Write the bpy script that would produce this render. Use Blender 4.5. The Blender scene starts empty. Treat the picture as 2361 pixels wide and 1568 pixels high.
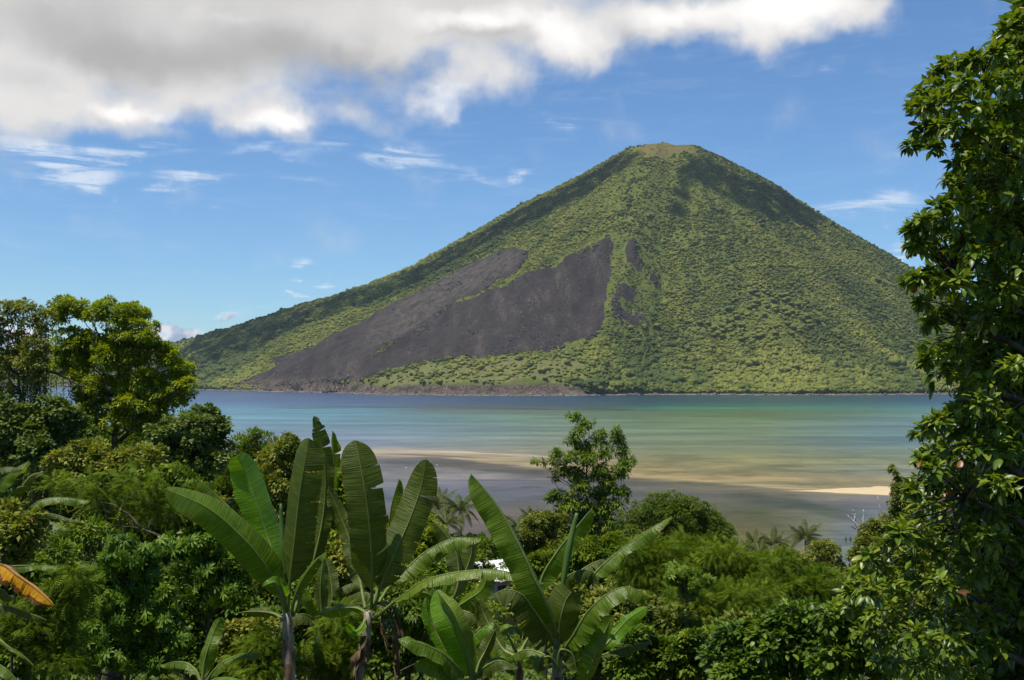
import bpy, math, random
import numpy as np
from mathutils import Vector
R_ = math.radians
scene = bpy.context.scene
col = scene.collection

# ------------------------------------------------ camera
CAMZ = 45.0
F = 2267.0                      # focal length in units of a 2361 x 1568 picture
PITCH = math.atan(74/F)
cd = bpy.data.cameras.new("camera"); cam = bpy.data.objects.new("camera", cd); col.objects.link(cam)
cd.sensor_width = 36; cd.lens = F/2361*36; cd.clip_start = .1; cd.clip_end = 60000
cam.location = (0, 0, CAMZ); cam.rotation_euler = (math.pi/2+PITCH, 0, 0)
scene.camera = cam

# ------------------------------------------------ light
SUN_EL, SUN_AZ = R_(70), R_(-128)          # azimuth from +Y towards +X: high, behind the left shoulder
SUN = Vector((math.cos(SUN_EL)*math.sin(SUN_AZ), math.cos(SUN_EL)*math.cos(SUN_AZ), math.sin(SUN_EL)))
sl = bpy.data.lights.new("sun", 'SUN'); so = bpy.data.objects.new("sun", sl); col.objects.link(so)
sl.energy = 4.0; sl.angle = R_(.5); sl.color = (1, .94, .84)
so.rotation_euler = SUN.to_track_quat('Z', 'Y').to_euler()
scene.view_settings.view_transform = 'Standard'; scene.view_settings.look = 'None'
scene.view_settings.exposure = 0.56; scene.view_settings.gamma = 1
cy = scene.cycles
cy.max_bounces = 6; cy.diffuse_bounces = 4; cy.glossy_bounces = 2; cy.transmission_bounces = 3
cy.volume_bounces = 0; cy.transparent_max_bounces = 8; cy.caustics_reflective = False; cy.caustics_refractive = False
cy.sample_clamp_indirect = 4

class NT:
    "tiny helper to write node trees"
    def __init__(s, tree): s.t = tree; s.n = tree.nodes; s.l = tree.links
    def new(s, kind, **kw):
        n = s.n.new(kind)
        for k, v in kw.items(): setattr(n, k, v)
        return n
    def put(s, sock, v):
        if isinstance(v, bpy.types.NodeSocket): s.l.new(v, sock)
        elif v is not None: sock.default_value = v
    def m(s, op, a, b=None, c=None, clamp=False):
        n = s.new('ShaderNodeMath', operation=op, use_clamp=clamp)
        s.put(n.inputs[0], a)
        if b is not None: s.put(n.inputs[1], b)
        if c is not None: s.put(n.inputs[2], c)
        return n.outputs[0]
    def v(s, op, a, b=None, out=0):
        n = s.new('ShaderNodeVectorMath', operation=op)
        s.put(n.inputs[0], a)
        if b is not None: s.put(n.inputs[1], b)
        return n.outputs[out]
    def step(s, x, a, b, lo=0., hi=1.):
        n = s.new('ShaderNodeMapRange', interpolation_type='SMOOTHSTEP')
        s.put(n.inputs[0], x); n.inputs[1].default_value = a; n.inputs[2].default_value = b
        n.inputs[3].default_value = lo; n.inputs[4].default_value = hi
        return n.outputs[0]
    def noise(s, vec, scale, detail=4, rough=.55, dist=0., out=0):
        n = s.new('ShaderNodeTexNoise'); s.put(n.inputs['Vector'], vec)
        n.inputs['Scale'].default_value = scale; n.inputs['Detail'].default_value = detail
        n.inputs['Roughness'].default_value = rough; n.inputs['Distortion'].default_value = dist
        return n.outputs[out]
    def mix(s, f, a, b, mode='MIX'):
        n = s.new('ShaderNodeMix', data_type='RGBA', blend_type=mode)
        s.put(n.inputs[0], f)
        for i, c in ((6, a), (7, b)):
            s.put(n.inputs[i], c if isinstance(c, bpy.types.NodeSocket) else (*c, 1))
        return n.outputs[2]

# ------------------------------------------------ sky and clouds
def ang(px, py):
    az = math.atan((px-1180)/F); return az, math.atan((858-py)/F*math.cos(az))
def make_world():
    w = bpy.data.worlds.new("World"); scene.world = w; w.use_nodes = True
    w.node_tree.nodes.clear(); N = NT(w.node_tree)
    sky = N.new('ShaderNodeTexSky', sky_type='NISHITA'); sky.sun_disc = False
    sky.sun_elevation = SUN_EL; sky.sun_rotation = SUN_AZ
    sky.altitude = 0; sky.air_density = 1.0; sky.dust_density = .15; sky.ozone_density = 3.0
    tc = N.new('ShaderNodeTexCoord'); g = tc.outputs['Generated']
    sep = N.new('ShaderNodeSeparateXYZ'); N.put(sep.inputs[0], g)
    x, y, z = sep.outputs
    az = N.m('ARCTAN2', x, y); el = N.m('ARCSINE', z)
    cmb = N.new('ShaderNodeCombineXYZ'); N.put(cmb.inputs[0], az); N.put(cmb.inputs[1], el)
    P = cmb.outputs[0]
    sky_col = N.mix(1.0, sky.outputs[0], SKY_TINT, 'MULTIPLY')
    # warp the sky coordinates so that no cloud edge is a clean curve
    nz = N.noise(P, 8, 4, .5, out=1); wv = N.v('SUBTRACT', nz, (.5, .5, .5))
    nz2 = N.noise(P, 30, 4, .6, out=1); wv2 = N.v('SUBTRACT', nz2, (.5, .5, .5))
    Pw = N.v('ADD', N.v('ADD', P, N.v('MULTIPLY', wv, (.13, .07, 0))), N.v('MULTIPLY', wv2, (.035, .025, 0)))
    def blobs(lst, vec):
        acc = None
        for px, py, rx, ry, wt in lst:
            a, e = ang(px, py)
            d = N.v('LENGTH', N.v('MULTIPLY', N.v('SUBTRACT', vec, (a, e, 0)), (F/rx, F/ry, 0)), out=1)
            k = N.m('MULTIPLY', N.step(d, 0, 1, 1, 0), wt)
            acc = k if acc is None else N.m('ADD', acc, k)
        return acc
    fb = N.noise(P, 13, 7, .52)
    fine = N.noise(P, 45, 5, .6)
    # big cumulus deck
    cov = blobs(DECK, Pw)
    dens = N.m('ADD', cov, N.m('MULTIPLY', N.m('SUBTRACT', fb, .5), 1.5))
    dens = N.m('ADD', dens, N.m('MULTIPLY', N.m('SUBTRACT', fine, .5), .15))
    a1 = N.step(dens, .05, 1.0)
    # grey, thick underside against sunlit rims
    gb = blobs(GREY, Pw)
    sh = N.m('ADD', gb, N.m('MULTIPLY', N.m('SUBTRACT', N.noise(P, 11, 6, .55), .5), .9))
    gf = N.step(sh, -.25, 1.35)
    ccol = N.mix(gf, (.62, .605, .59), (.33, .325, .32))
    bb = N.m('ADD', blobs(BRIGHT, Pw), N.m('MULTIPLY', N.m('SUBTRACT', fb, .5), .8))
    ccol = N.mix(N.step(bb, .15, .95), ccol, (.82, .80, .775))
    # high thin streaks: noise stretched along the horizon and a little aslant
    mp = N.new('ShaderNodeMapping'); N.put(mp.inputs[0], P)
    mp.inputs['Rotation'].default_value = (0, 0, R_(6)); mp.inputs['Scale'].default_value = (7, 46, 1)
    st = N.noise(mp.outputs[0], 1.6, 8, .66, .9)
    wb = blobs(WISP, Pw)
    a2 = N.m('MULTIPLY', N.step(N.m('MULTIPLY', wb, N.step(st, .34, .68)), .02, .95), .75)
    thin = N.m('MULTIPLY', N.step(st, .48, .85), .15)
    a2 = N.m('MAXIMUM', a2, thin)
    # small clouds low over the horizon
    hb = blobs(LOWC, Pw)
    a3 = N.step(N.m('ADD', hb, N.m('MULTIPLY', N.m('SUBTRACT', fine, .5), 1.6)), .25, .75)
    lowc = N.mix(N.step(N.noise(P, 38, 4, .5), .4, .6), (.62, .62, .66), (.26, .33, .46))
    skyb = N.new('ShaderNodeBackground'); N.put(skyb.inputs[0], sky_col); skyb.inputs[1].default_value = SKY_STR
    def layer(under, colr, fac):
        b = N.new('ShaderNodeBackground'); N.put(b.inputs[0], colr if isinstance(colr, bpy.types.NodeSocket) else (*colr, 1))
        b.inputs[1].default_value = .92
        mx = N.new('ShaderNodeMixShader'); N.put(mx.inputs[0], fac)
        N.l.new(under, mx.inputs[1]); N.l.new(b.outputs[0], mx.inputs[2]); return mx.outputs[0]
    up = layer(skyb.outputs[0], (.62, .67, .74), a2)
    up = layer(up, lowc, a3)
    up = layer(up, ccol, a1)
    out = N.new('ShaderNodeOutputWorld'); N.l.new(up, out.inputs[0])
    w.cycles.sampling_method = 'MANUAL'; w.cycles.sample_map_resolution = 256
SKY_TINT = (.62, .87, 1.08); SKY_STR = .085
DECK = [(-100,90,420,190,1.1),(250,40,420,190,1.2),(600,60,420,180,1.1),(950,20,420,180,1.2),(1250,30,330,150,.9),
        (100,215,230,90,.75),(300,255,170,70,.8),(640,275,150,75,.9),(500,210,260,90,.6),(800,235,130,60,.55),(1000,235,130,75,.7),(1030,290,60,40,.35),
        (1130,180,180,80,.75),(1330,110,130,90,.6),(1560,10,260,90,1.0),(1850,10,260,100,1.1),(2010,20,120,90,.55),(1750,80,120,50,.35),
        (-300,200,400,250,.9),(60,300,160,45,.28),(380,315,150,35,.28),(880,290,120,40,.22),(300,-250,900,300,1.4),(1300,-300,900,280,1.4),(2100,-350,600,200,.9),(-900,-100,700,500,1.)]
GREY = [(500,0,600,200,.5),(1100,40,200,120,.3),(60,40,330,110,.75),(330,130,260,80,.8),(640,110,330,95,.9),(900,150,220,70,.7),(1150,60,260,80,.45),(1000,-150,1200,160,.6),(30,170,120,50,.4),
        (150,290,260,40,.35),(800,210,110,45,.6),(1440,70,70,60,.5),(480,250,50,60,.5)]
BRIGHT = [(270,235,120,45,.9),(400,265,70,35,.5),(640,272,105,55,1.1),(1000,245,90,60,.9),(1035,290,40,36,.6),(780,225,50,30,.5),(1100,20,330,70,.8),(1300,70,120,90,.7),(1850,10,260,80,.9),(1560,5,220,50,.7),(100,200,90,30,.4),(500,10,200,40,.4)]
WISP = [(250,350,320,40,.8),(1050,400,260,34,.7),(820,335,280,34,.6),(600,420,260,30,.5),(900,370,170,40,1.),(480,430,130,35,.9),(650,360,120,30,.6),(700,605,45,22,1.1),(705,640,40,14,.8),(1210,400,50,22,1.1),(1350,385,80,20,.9),
        (2010,485,190,50,.9),(2110,585,80,30,1.2),(380,440,50,18,1.1),(1900,160,60,40,.5),(1280,285,70,30,.7),(120,380,220,60,.7),(250,400,120,30,.7),
        (700,681,90,7,1.3),(780,650,40,12,.8),(470,492,50,10,.8),(560,722,120,18,1.1),(60,330,180,50,.6),(2200,250,200,60,.2)]
LOWC = [(385,725,60,26,1.),(420,768,130,30,1.1),(470,745,90,22,.7),(340,760,90,30,.6),(560,730,60,14,.6),(60,800,160,40,.6),(-200,780,260,50,.6)]
make_world()
# ---- volcano height field, in metres; y runs away from the camera, x to the right ----
PX, PY, PZ = 437.0, 2750.0, 692.0
_PHI = np.array([-180, -125, -105, -84, -55, -38, -20, -12, 0, 22, 45, 70, 90, 130, 180], float)
_SH = np.array([1500, 1900, 1850, 1340, 1010, 1010, 920, 800, 790, 850, 900, 1040, 1480, 1500, 1500], float)
# normalised profiles (radius / shore radius -> height), side and front
_TS = np.array([0, .05, .09, .12, .2, .3, .42, .55, .68, .8, .9, .96, 1.0, 1.03, 1.1, 1.6])
_ZS = np.array([680, 686, 692, 668, 602, 525, 425, 322, 225, 140, 62, 22, 2, -6, -12, -30.])
_ZF = np.array([676, 684, 689, 672, 618, 535, 425, 305, 185, 92, 38, 16, 4, -6, -12, -30.])
SIL = None
def _hash(ix, iy, s):
    h = np.sin(ix*127.1 + iy*311.7 + s*74.7)*43758.5453
    return h - np.floor(h)
def vnoise(x, y, s=0):
    ix, iy = np.floor(x), np.floor(y); fx, fy = x-ix, y-iy
    fx = fx*fx*(3-2*fx); fy = fy*fy*(3-2*fy)
    a, b = _hash(ix, iy, s), _hash(ix+1, iy, s); c, d = _hash(ix, iy+1, s), _hash(ix+1, iy+1, s)
    return (a*(1-fx)+b*fx)*(1-fy)+(c*(1-fx)+d*fx)*fy
def fbm(x, y, s=0, o=4):
    v, a, t = 0, 1, 0
    for k in range(o):
        v = v + a*vnoise(x*2**k, y*2**k, s+k); t += a; a *= .5
    return v/t
def sstep(a, b, x):
    t = np.clip((x-a)/(b-a), 0, 1); return t*t*(3-2*t)
def volcano_z(x, y):
    dx, dy = x-PX, y-PY
    r = np.hypot(dx, dy); ph = np.degrees(np.arctan2(dx, -dy))
    R = np.interp(ph, _PHI, _SH)
    Rw = R*(1+.05*(fbm(ph*.09, 0*ph, 11, 3)-.5)) + 50*(fbm(x*.012, y*.012, 5, 4)-.5)*sstep(.75, 1, r/R)
    t = r/Rw
    side = sstep(25, 70, np.abs(ph))
    z = np.interp(t, _TS, _ZS)*side + np.interp(t, _TS, _ZF)*(1-side)
    # summit: a notched rim
    z = z + 16*np.exp(-((dx+14)/30)**2 - ((dy+40)/60)**2)
    # ribs and gullies running down the slope
    am = sstep(.1, .35, t)*(1-sstep(.8, 1, t))
    z = z + am*(26*(fbm(ph*.16, r*.0012, 21, 3)-.5) + 20*(fbm(ph*.45+r*.003, r*.004, 31, 3)-.5))
    z = z + 7*(fbm(x*.02, y*.02, 41, 4)-.5)*sstep(1.02, .9, t)
    # lower foreland of old lava below the young flow, ending in a low cliff
    fl = np.exp(-((x+150)/360)**4)*sstep(1.0, .990, t)*sstep(.7, .93, t)
    z = z + fl*(6+30*fbm(x*.016, y*.016, 8, 4)+12*np.exp(-((x-60)/75)**2)+7*np.exp(-((x+110)/45)**2))
    # ridge that carries on to the far left
    rd = 150*np.exp(-((y-3950-.0*x)/330)**2)*sstep(-4200, -2600, x)*sstep(-500, -1300, x)*(.8+.4*fbm(x*.003, y*.003, 51, 3))
    z = np.maximum(z, rd-4)
    if SIL is not None:
        px = 1180+x/y*2267
        f = np.interp(px, SIL[0], SIL[1])
        z = np.where(z > 0, z*f, z)
    return z
SIL = (np.linspace(-200, 2550, 56), np.array([0.555, 0.587, 0.682, 0.778, 0.848, 0.897, 0.887, 0.894, 0.926, 1.011, 1.015, 1.077, 1.01, 1.156, 1.061, 0.994, 0.957, 0.932, 0.91, 0.87, 0.853, 0.828, 0.831, 0.829, 0.848, 0.866, 0.881, 0.905, 0.919, 0.925, 0.93, 0.931, 0.944, 0.971, 0.973, 0.96, 0.976, 0.954, 0.956, 0.96, 0.951, 0.927, 0.904, 0.886, 0.874, 0.857, 0.832, 0.793, 0.743, 0.717, 0.668, 0.645, 0.567, 0.538, 0.5, 0.5]))
# outlines on the ground of the volcano, world metres (x, y)
ZONES = {'A':[(-678,2402),(-618,2414),(-580,2434),(-628,2496),(-521,2460),(-451,2492),(-361,2560),(-263,2588),(-159,2580),(-79,2564),(-22,2550),(38,2480),(34,2416),(8,2382),(-53,2388),(-127,2400),(-188,2372),(-255,2308),(-307,2260),(-318,2252),(-376,2244),(-480,2268),(-596,2328)],'B':[(234,2358),(238,2322),(225,2240),(204,2166),(191,2110),(161,2084),(119,2080),(96,2068),(-36,2058),(-86,2052),(-174,2082),(-255,2068),(-290,2052),(-328,2066),(-358,2106),(-589,2304),(-607,2372),(-490,2314),(-307,2246),(-276,2276),(-218,2354),(-147,2378),(-84,2384),(0,2340),(71,2310),(123,2328),(175,2340)],'C':[(268,2334),(289,2332),(293,2306),(309,2294),(268,2256),(265,2306)],'D':[(243,2222),(272,2226),(293,2216),(279,2214),(258,2210),(241,2192),(233,2170),(258,2176),(283,2186),(300,2176),(299,2164),(238,2140),(217,2140),(222,2188)],'E':[(319,2282),(342,2298),(341,2268),(292,2240),(301,2252),(317,2264)],'U':[(492,2228),(605,2260),(669,2262),(708,2238),(671,2202),(626,2130),(524,2104),(436,2152),(316,2160),(253,2134),(342,2196),(422,2184)],'G':[(-350,2086),(-289,2048),(-174,2076),(-36,2052),(100,2058),(142,2006),(164,1952),(143,1906),(-67,1910),(-244,1978)],'H':[(324,2718),(367,2684),(413,2674),(499,2692),(498,2628),(442,2636),(404,2614),(354,2590),(335,2666)],'I':[(-583,2874),(-423,2906),(-291,2872),(-100,2820),(24,2774),(146,2760),(266,2746),(311,2710),(359,2624),(292,2546),(229,2598),(80,2594),(-35,2612),(-151,2628),(-291,2642),(-435,2598),(-563,2606),(-726,2654),(-836,2668),(-889,2686),(-1287,3838)],'J':[(494,2664),(908,2744),(828,2590),(669,2446),(566,2468),(508,2506),(456,2462),(433,2396),(384,2418),(369,2462),(407,2566),(449,2608)]}

# ------------------------------------------------ helpers
def cam_ray(px, py):
    u, v = (px-1180.5)/F, (784-py)/F
    c, s = math.cos(PITCH), math.sin(PITCH)
    return u, c-v*s, s+v*c
def at(px, py, D):
    "world point seen at a pixel of the 2361 x 1568 picture, D metres out along +Y"
    a, b, c = cam_ray(px, py); k = D/b
    return np.array([a*k, D, CAMZ+c*k])
_GY = np.array([-80, -10, 0, 6, 12, 20, 40, 80, 130, 180, 212, 232, 300, 400.])
_GZ = np.array([47, 43.8, 43.3, 41.6, 39.2, 36.4, 30, 19, 9, 3.6, 1.0, -.25, -1.2, -3.])
def ground_z(x, y):
    x = np.asarray(x, float); y = np.asarray(y, float)
    return np.interp(y + 6*(fbm(x*.02+9, y*.01, 3, 2)-.5), _GY, _GZ) + .5*(fbm(x*.15, y*.15, 4, 3)-.5)*sstep(225, 200, y)

def mesh_from(name, V, tris=None, quads=None, attrs=None, mats=None, smooth=False, matidx=None):
    me = bpy.data.meshes.new(name)
    V = np.asarray(V, np.float32)
    parts = []
    if quads is not None and len(quads): parts.append((np.asarray(quads, np.int32), 4))
    if tris is not None and len(tris): parts.append((np.asarray(tris, np.int32), 3))
    nl = sum(len(p)*k for p, k in parts); nf = sum(len(p) for p, k in parts)
    me.vertices.add(len(V)); me.vertices.foreach_set('co', V.ravel())
    me.loops.add(nl); me.polygons.add(nf)
    me.loops.foreach_set('vertex_index', np.concatenate([p.ravel() for p, k in parts]))
    st = []; o = 0
    for p, k in parts:
        st.append(o+np.arange(len(p), dtype=np.int32)*k); o += len(p)*k
    me.polygons.foreach_set('loop_start', np.concatenate(st).astype(np.int32))
    if smooth: me.polygons.foreach_set('use_smooth', np.ones(nf, bool))
    for m in (mats or []): me.materials.append(m)
    if matidx is not None: me.polygons.foreach_set('material_index', np.asarray(matidx, np.int32))
    for k, a in (attrs or {}).items():
        a = np.asarray(a, np.float32)
        if a.ndim == 1:
            at_ = me.attributes.new(k, 'FLOAT', 'POINT'); at_.data.foreach_set('value', a)
        else:
            at_ = me.attributes.new(k, 'FLOAT_COLOR', 'POINT')
            at_.data.foreach_set('color', np.concatenate([a, np.ones((len(a), 1), np.float32)], 1).ravel())
    me.update(calc_edges=True)
    return me
def link(name, me, parent=None, label=None, cat=None, group=None, kind=None, loc=None):
    o = bpy.data.objects.new(name, me); col.objects.link(o)
    if parent is not None: o.parent = parent
    if loc is not None: o.location = loc
    if label: o['label'] = label
    if cat: o['category'] = cat
    if group: o['group'] = group
    if kind: o['kind'] = kind
    return o
def thing(name, label, cat, loc, group=None):
    return link(name, None, None, label, cat, group, None, tuple(float(v) for v in loc))

class Acc:
    "collects geometry for one mesh"
    def __init__(s): s.V = []; s.T = []; s.Q = []; s.A = []; s.n = 0
    def add(s, V, T=None, Q=None, var=.5):
        V = np.asarray(V, float); s.V.append(V)
        if T is not None and len(T): s.T.append(np.asarray(T)+s.n)
        if Q is not None and len(Q): s.Q.append(np.asarray(Q)+s.n)
        s.A.append(np.full(len(V), var) if np.isscalar(var) else np.asarray(var)); s.n += len(V)
    def mesh(s, name, mat, off=(0, 0, 0), smooth=False, extra=None):
        V = np.concatenate(s.V)-np.asarray(off, float)
        T = np.concatenate(s.T) if s.T else None; Q = np.concatenate(s.Q) if s.Q else None
        return mesh_from(name, V, T, Q, {'var': np.concatenate(s.A)}, [mat], smooth)
def unit(v): return v/np.maximum(np.linalg.norm(v, axis=-1, keepdims=True), 1e-9)
def smooth_path(P, n):
    P = np.asarray(P, float); t = np.concatenate([[0], np.cumsum(np.linalg.norm(np.diff(P[:, :3], axis=0), axis=1))]); t /= t[-1]
    # Catmull-Rom through the points
    out = []
    for s in np.linspace(0, 1, n):
        i = min(max(np.searchsorted(t, s, side='right')-1, 0), len(P)-2)
        u = (s-t[i])/(t[i+1]-t[i]); p1, p2 = P[i], P[i+1]
        p0 = P[i-1] if i > 0 else 2*p1-p2; p3 = P[i+2] if i+2 < len(P) else 2*p2-p1
        dt = t[i+1]-t[i]
        m1 = (p2-p0)/((t[i+1]-(t[i-1] if i > 0 else t[i]-dt)))*dt
        m2 = (p3-p1)/(((t[i+2] if i+2 < len(P) else t[i+1]+dt)-t[i]))*dt
        u2, u3 = u*u, u*u*u
        out.append((2*u3-3*u2+1)*p1+(u3-2*u2+u)*m1+(-2*u3+3*u2)*p2+(u3-u2)*m2)
    return np.array(out)
def tube(acc, P, rad, k=7, var=.5, cap=True, rough=0, rng=None):
    P = np.asarray(P, float); n = len(P); rad = np.broadcast_to(np.asarray(rad, float), (n,))
    T = unit(np.gradient(P, axis=0)); ref = np.array([0.31, .95, .05]) if abs(T[:, 2]).mean() > .6 else np.array([0, .1, 1.])
    X = unit(np.cross(T, ref)); Y = np.cross(T, X)
    a = np.arange(k)/k*2*math.pi
    rr = rad[:, None]*np.ones((1, k))
    if rough and rng is not None: rr = rr*(1+rough*rng.normal(size=rr.shape))
    V = P[:, None, :]+rr[:, :, None]*(np.cos(a)[None, :, None]*X[:, None, :]+np.sin(a)[None, :, None]*Y[:, None, :])
    V = V.reshape(-1, 3); i = np.arange(n-1)[:, None]*k; j = np.arange(k)[None, :]; j2 = (j+1) % k
    Q = np.stack([i+j, i+j2, i+k+j2, i+k+j], -1).reshape(-1, 4)
    T3 = None
    if cap:
        V = np.vstack([V, P[0], P[-1]]); c0, c1 = n*k, n*k+1
        T3 = [[c0, (q+1) % k, q] for q in range(k)]+[[c1, (n-1)*k+q, (n-1)*k+(q+1) % k] for q in range(k)]
    acc.add(V, T3, Q, var)

def ico(sub):
    import bmesh
    bm = bmesh.new(); bmesh.ops.create_icosphere(bm, subdivisions=sub, radius=1)
    V = np.array([v.co[:] for v in bm.verts]); T = np.array([[v.index for v in f.verts] for f in bm.faces]); bm.free()
    return V, T
def in_poly(x, y, poly):
    p = np.asarray(poly, float); c = np.zeros(x.shape, bool)
    for i in range(len(p)):
        (x1, y1), (x2, y2) = p[i], p[i-1]
        k = ((y1 > y) != (y2 > y)) & (x < (x2-x1)*(y-y1)/((y2-y1) if y2 != y1 else 1e-9)+x1)
        c ^= k
    return c
def poly_dist(x, y, poly):
    "signed distance, positive inside"
    p = np.asarray(poly, float); d = np.full(x.shape, 1e9)
    for i in range(len(p)):
        a, b = p[i-1], p[i]; ab = b-a; L = (ab**2).sum()+1e-9
        t = np.clip(((x-a[0])*ab[0]+(y-a[1])*ab[1])/L, 0, 1)
        d = np.minimum(d, np.hypot(x-a[0]-t*ab[0], y-a[1]-t*ab[1]))
    return np.where(in_poly(x, y, poly), d, -d)
def scatter(acc, tpl, pos, d, nrm, size, var):
    "copies of a leaf template: y along d, z along the leaf normal"
    TV, TT, TQ = tpl
    d = unit(d); X = unit(np.cross(d, nrm)); Z = np.cross(X, d)
    size = np.broadcast_to(np.asarray(size, float), (len(pos),))
    V = pos[:, None, :]+size[:, None, None]*(TV[None, :, 0:1]*X[:, None]+TV[None, :, 1:2]*d[:, None]+TV[None, :, 2:3]*Z[:, None])
    m = len(TV); off = (np.arange(len(pos))*m)[:, None, None]
    T = (TT[None]+off).reshape(-1, 3) if TT is not None else None
    Q = (TQ[None]+off).reshape(-1, 4) if TQ is not None else None
    acc.add(V.reshape(-1, 3), T, Q, np.repeat(var, m))

# leaf templates (length 1 along y)
def tpl_simple(w=.28, up=.07, droop=.1):
    V = np.array([[0, 0, 0], [-w, .45, up], [0, .5, 0], [w, .45, up], [0, 1, -droop]])
    return V, np.array([[0, 2, 1], [0, 3, 2], [1, 2, 4], [2, 3, 4]]), None
def tpl_leaf(w=.2, up=.06, droop=.18, rows=(0, .12, .32, .58, .82, 1), ws=(.12, .62, 1, .95, .55, .02), wave=0):
    V = []; Q = []
    for i, (t, k) in enumerate(zip(rows, ws)):
        z = -droop*t*t
        wv = wave*(1 if i % 2 else -1)
        V += [[-w*k, t, z+up*k+wv], [0, t, z], [w*k, t, z+up*k-wv]]
    for i in range(len(rows)-1):
        a = i*3; Q += [[a, a+1, a+4, a+3], [a+1, a+2, a+5, a+4]]
    return np.array(V, float), None, np.array(Q)
def tpl_whorl(n=8, w=.13, tilt=.35, droop=.45, seed=1):
    r = np.random.default_rng(seed); VV = []; QQ = []
    V, _, Q = tpl_leaf(w, .04, droop, (0, .3, .7, 1), (.25, .8, 1., .05))
    for i in range(n):
        a = i/n*2*math.pi+r.normal()*.15; s = r.uniform(.75, 1.1)
        W = V*s; W[:, 2] += W[:, 1]*(tilt+r.normal()*.12)
        c, sn = math.cos(a), math.sin(a)
        QQ.append(Q+len(VV)*len(V)); VV.append(np.stack([W[:, 0]*c-W[:, 1]*sn, W[:, 0]*sn+W[:, 1]*c, W[:, 2]], 1))
    M = np.concatenate(VV); M = M[:, [0, 2, 1]]*np.array([1, 1, 1])   # whorl axis becomes y
    return M, None, np.concatenate(QQ)
def tpl_spray(n=7, w=.05, l=.3, droop=.35):
    "a feathery frond: pairs of narrow leaflets along a drooping stalk"
    V = []; T = []
    for i in range(n):
        t = (i+.6)/n; z = -droop*t*t; ll = l*math.sin(math.pi*(.15+.75*t))
        for s in (-1, 1):
            b = len(V)
            V += [[0, t-w, z], [0, t+w, z], [s*ll, t+.12, z-.08]]
            T.append([b, b+1, b+2] if s < 0 else [b+1, b, b+2])
    return np.array(V), np.array(T), None

# ------------------------------------------------ materials
def mat(name):
    m = bpy.data.materials.new(name); m.use_nodes = True; m.node_tree.nodes.clear()
    N = NT(m.node_tree); out = N.new('ShaderNodeOutputMaterial'); return m, N, out
def attr(N, name, fac=True):
    a = N.new('ShaderNodeAttribute', attribute_name=name); return a.outputs['Fac' if fac else 'Color']
def leaf_mat(name, dark, mid, light, rough=.5, trans=.3, spec=.4, odd=None, tcol=None):
    m, N, out = mat(name)
    v = attr(N, 'var')
    rp = N.new('ShaderNodeValToRGB'); N.put(rp.inputs[0], v); e = rp.color_ramp.elements
    e[0].position = 0; e[0].color = (*dark, 1); e[1].position = 1; e[1].color = (*light, 1)
    k = e.new(.5); k.color = (*mid, 1)
    if odd:
        e[len(e)-1].position = .97; k = e.new(.985); k.color = (*odd, 1)
    c = rp.outputs[0]
    b = N.new('ShaderNodeBsdfPrincipled'); N.put(b.inputs['Base Color'], c)
    b.inputs['Roughness'].default_value = rough; b.inputs['Specular IOR Level'].default_value = spec
    t = N.new('ShaderNodeBsdfTranslucent'); N.put(t.inputs[0], N.mix(1., c, tcol or (1.5, 1.5, .5), 'MULTIPLY'))
    mx = N.new('ShaderNodeMixShader'); mx.inputs[0].default_value = trans
    N.l.new(b.outputs[0], mx.inputs[1]); N.l.new(t.outputs[0], mx.inputs[2]); N.l.new(mx.outputs[0], out.inputs[0])
    return m
def bark_mat(name, c1, c2, scale=6, rough=.85):
    m, N, out = mat(name)
    tc = N.new('ShaderNodeTexCoord'); mp = N.new('ShaderNodeMapping'); N.put(mp.inputs[0], tc.outputs['Object'])
    mp.inputs['Scale'].default_value = (1, 1, .35)
    n = N.noise(mp.outputs[0], scale, 6, .65)
    b = N.new('ShaderNodeBsdfPrincipled'); N.put(b.inputs['Base Color'], N.mix(N.step(n, .35, .65), c1, c2))
    b.inputs['Roughness'].default_value = rough; b.inputs['Specular IOR Level'].default_value = .2
    bp = N.new('ShaderNodeBump'); bp.inputs['Strength'].default_value = .5; bp.inputs['Distance'].default_value = .03
    N.put(bp.inputs['Height'], n); N.l.new(bp.outputs[0], b.inputs['Normal'])
    N.l.new(b.outputs[0], out.inputs[0]); return m

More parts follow.
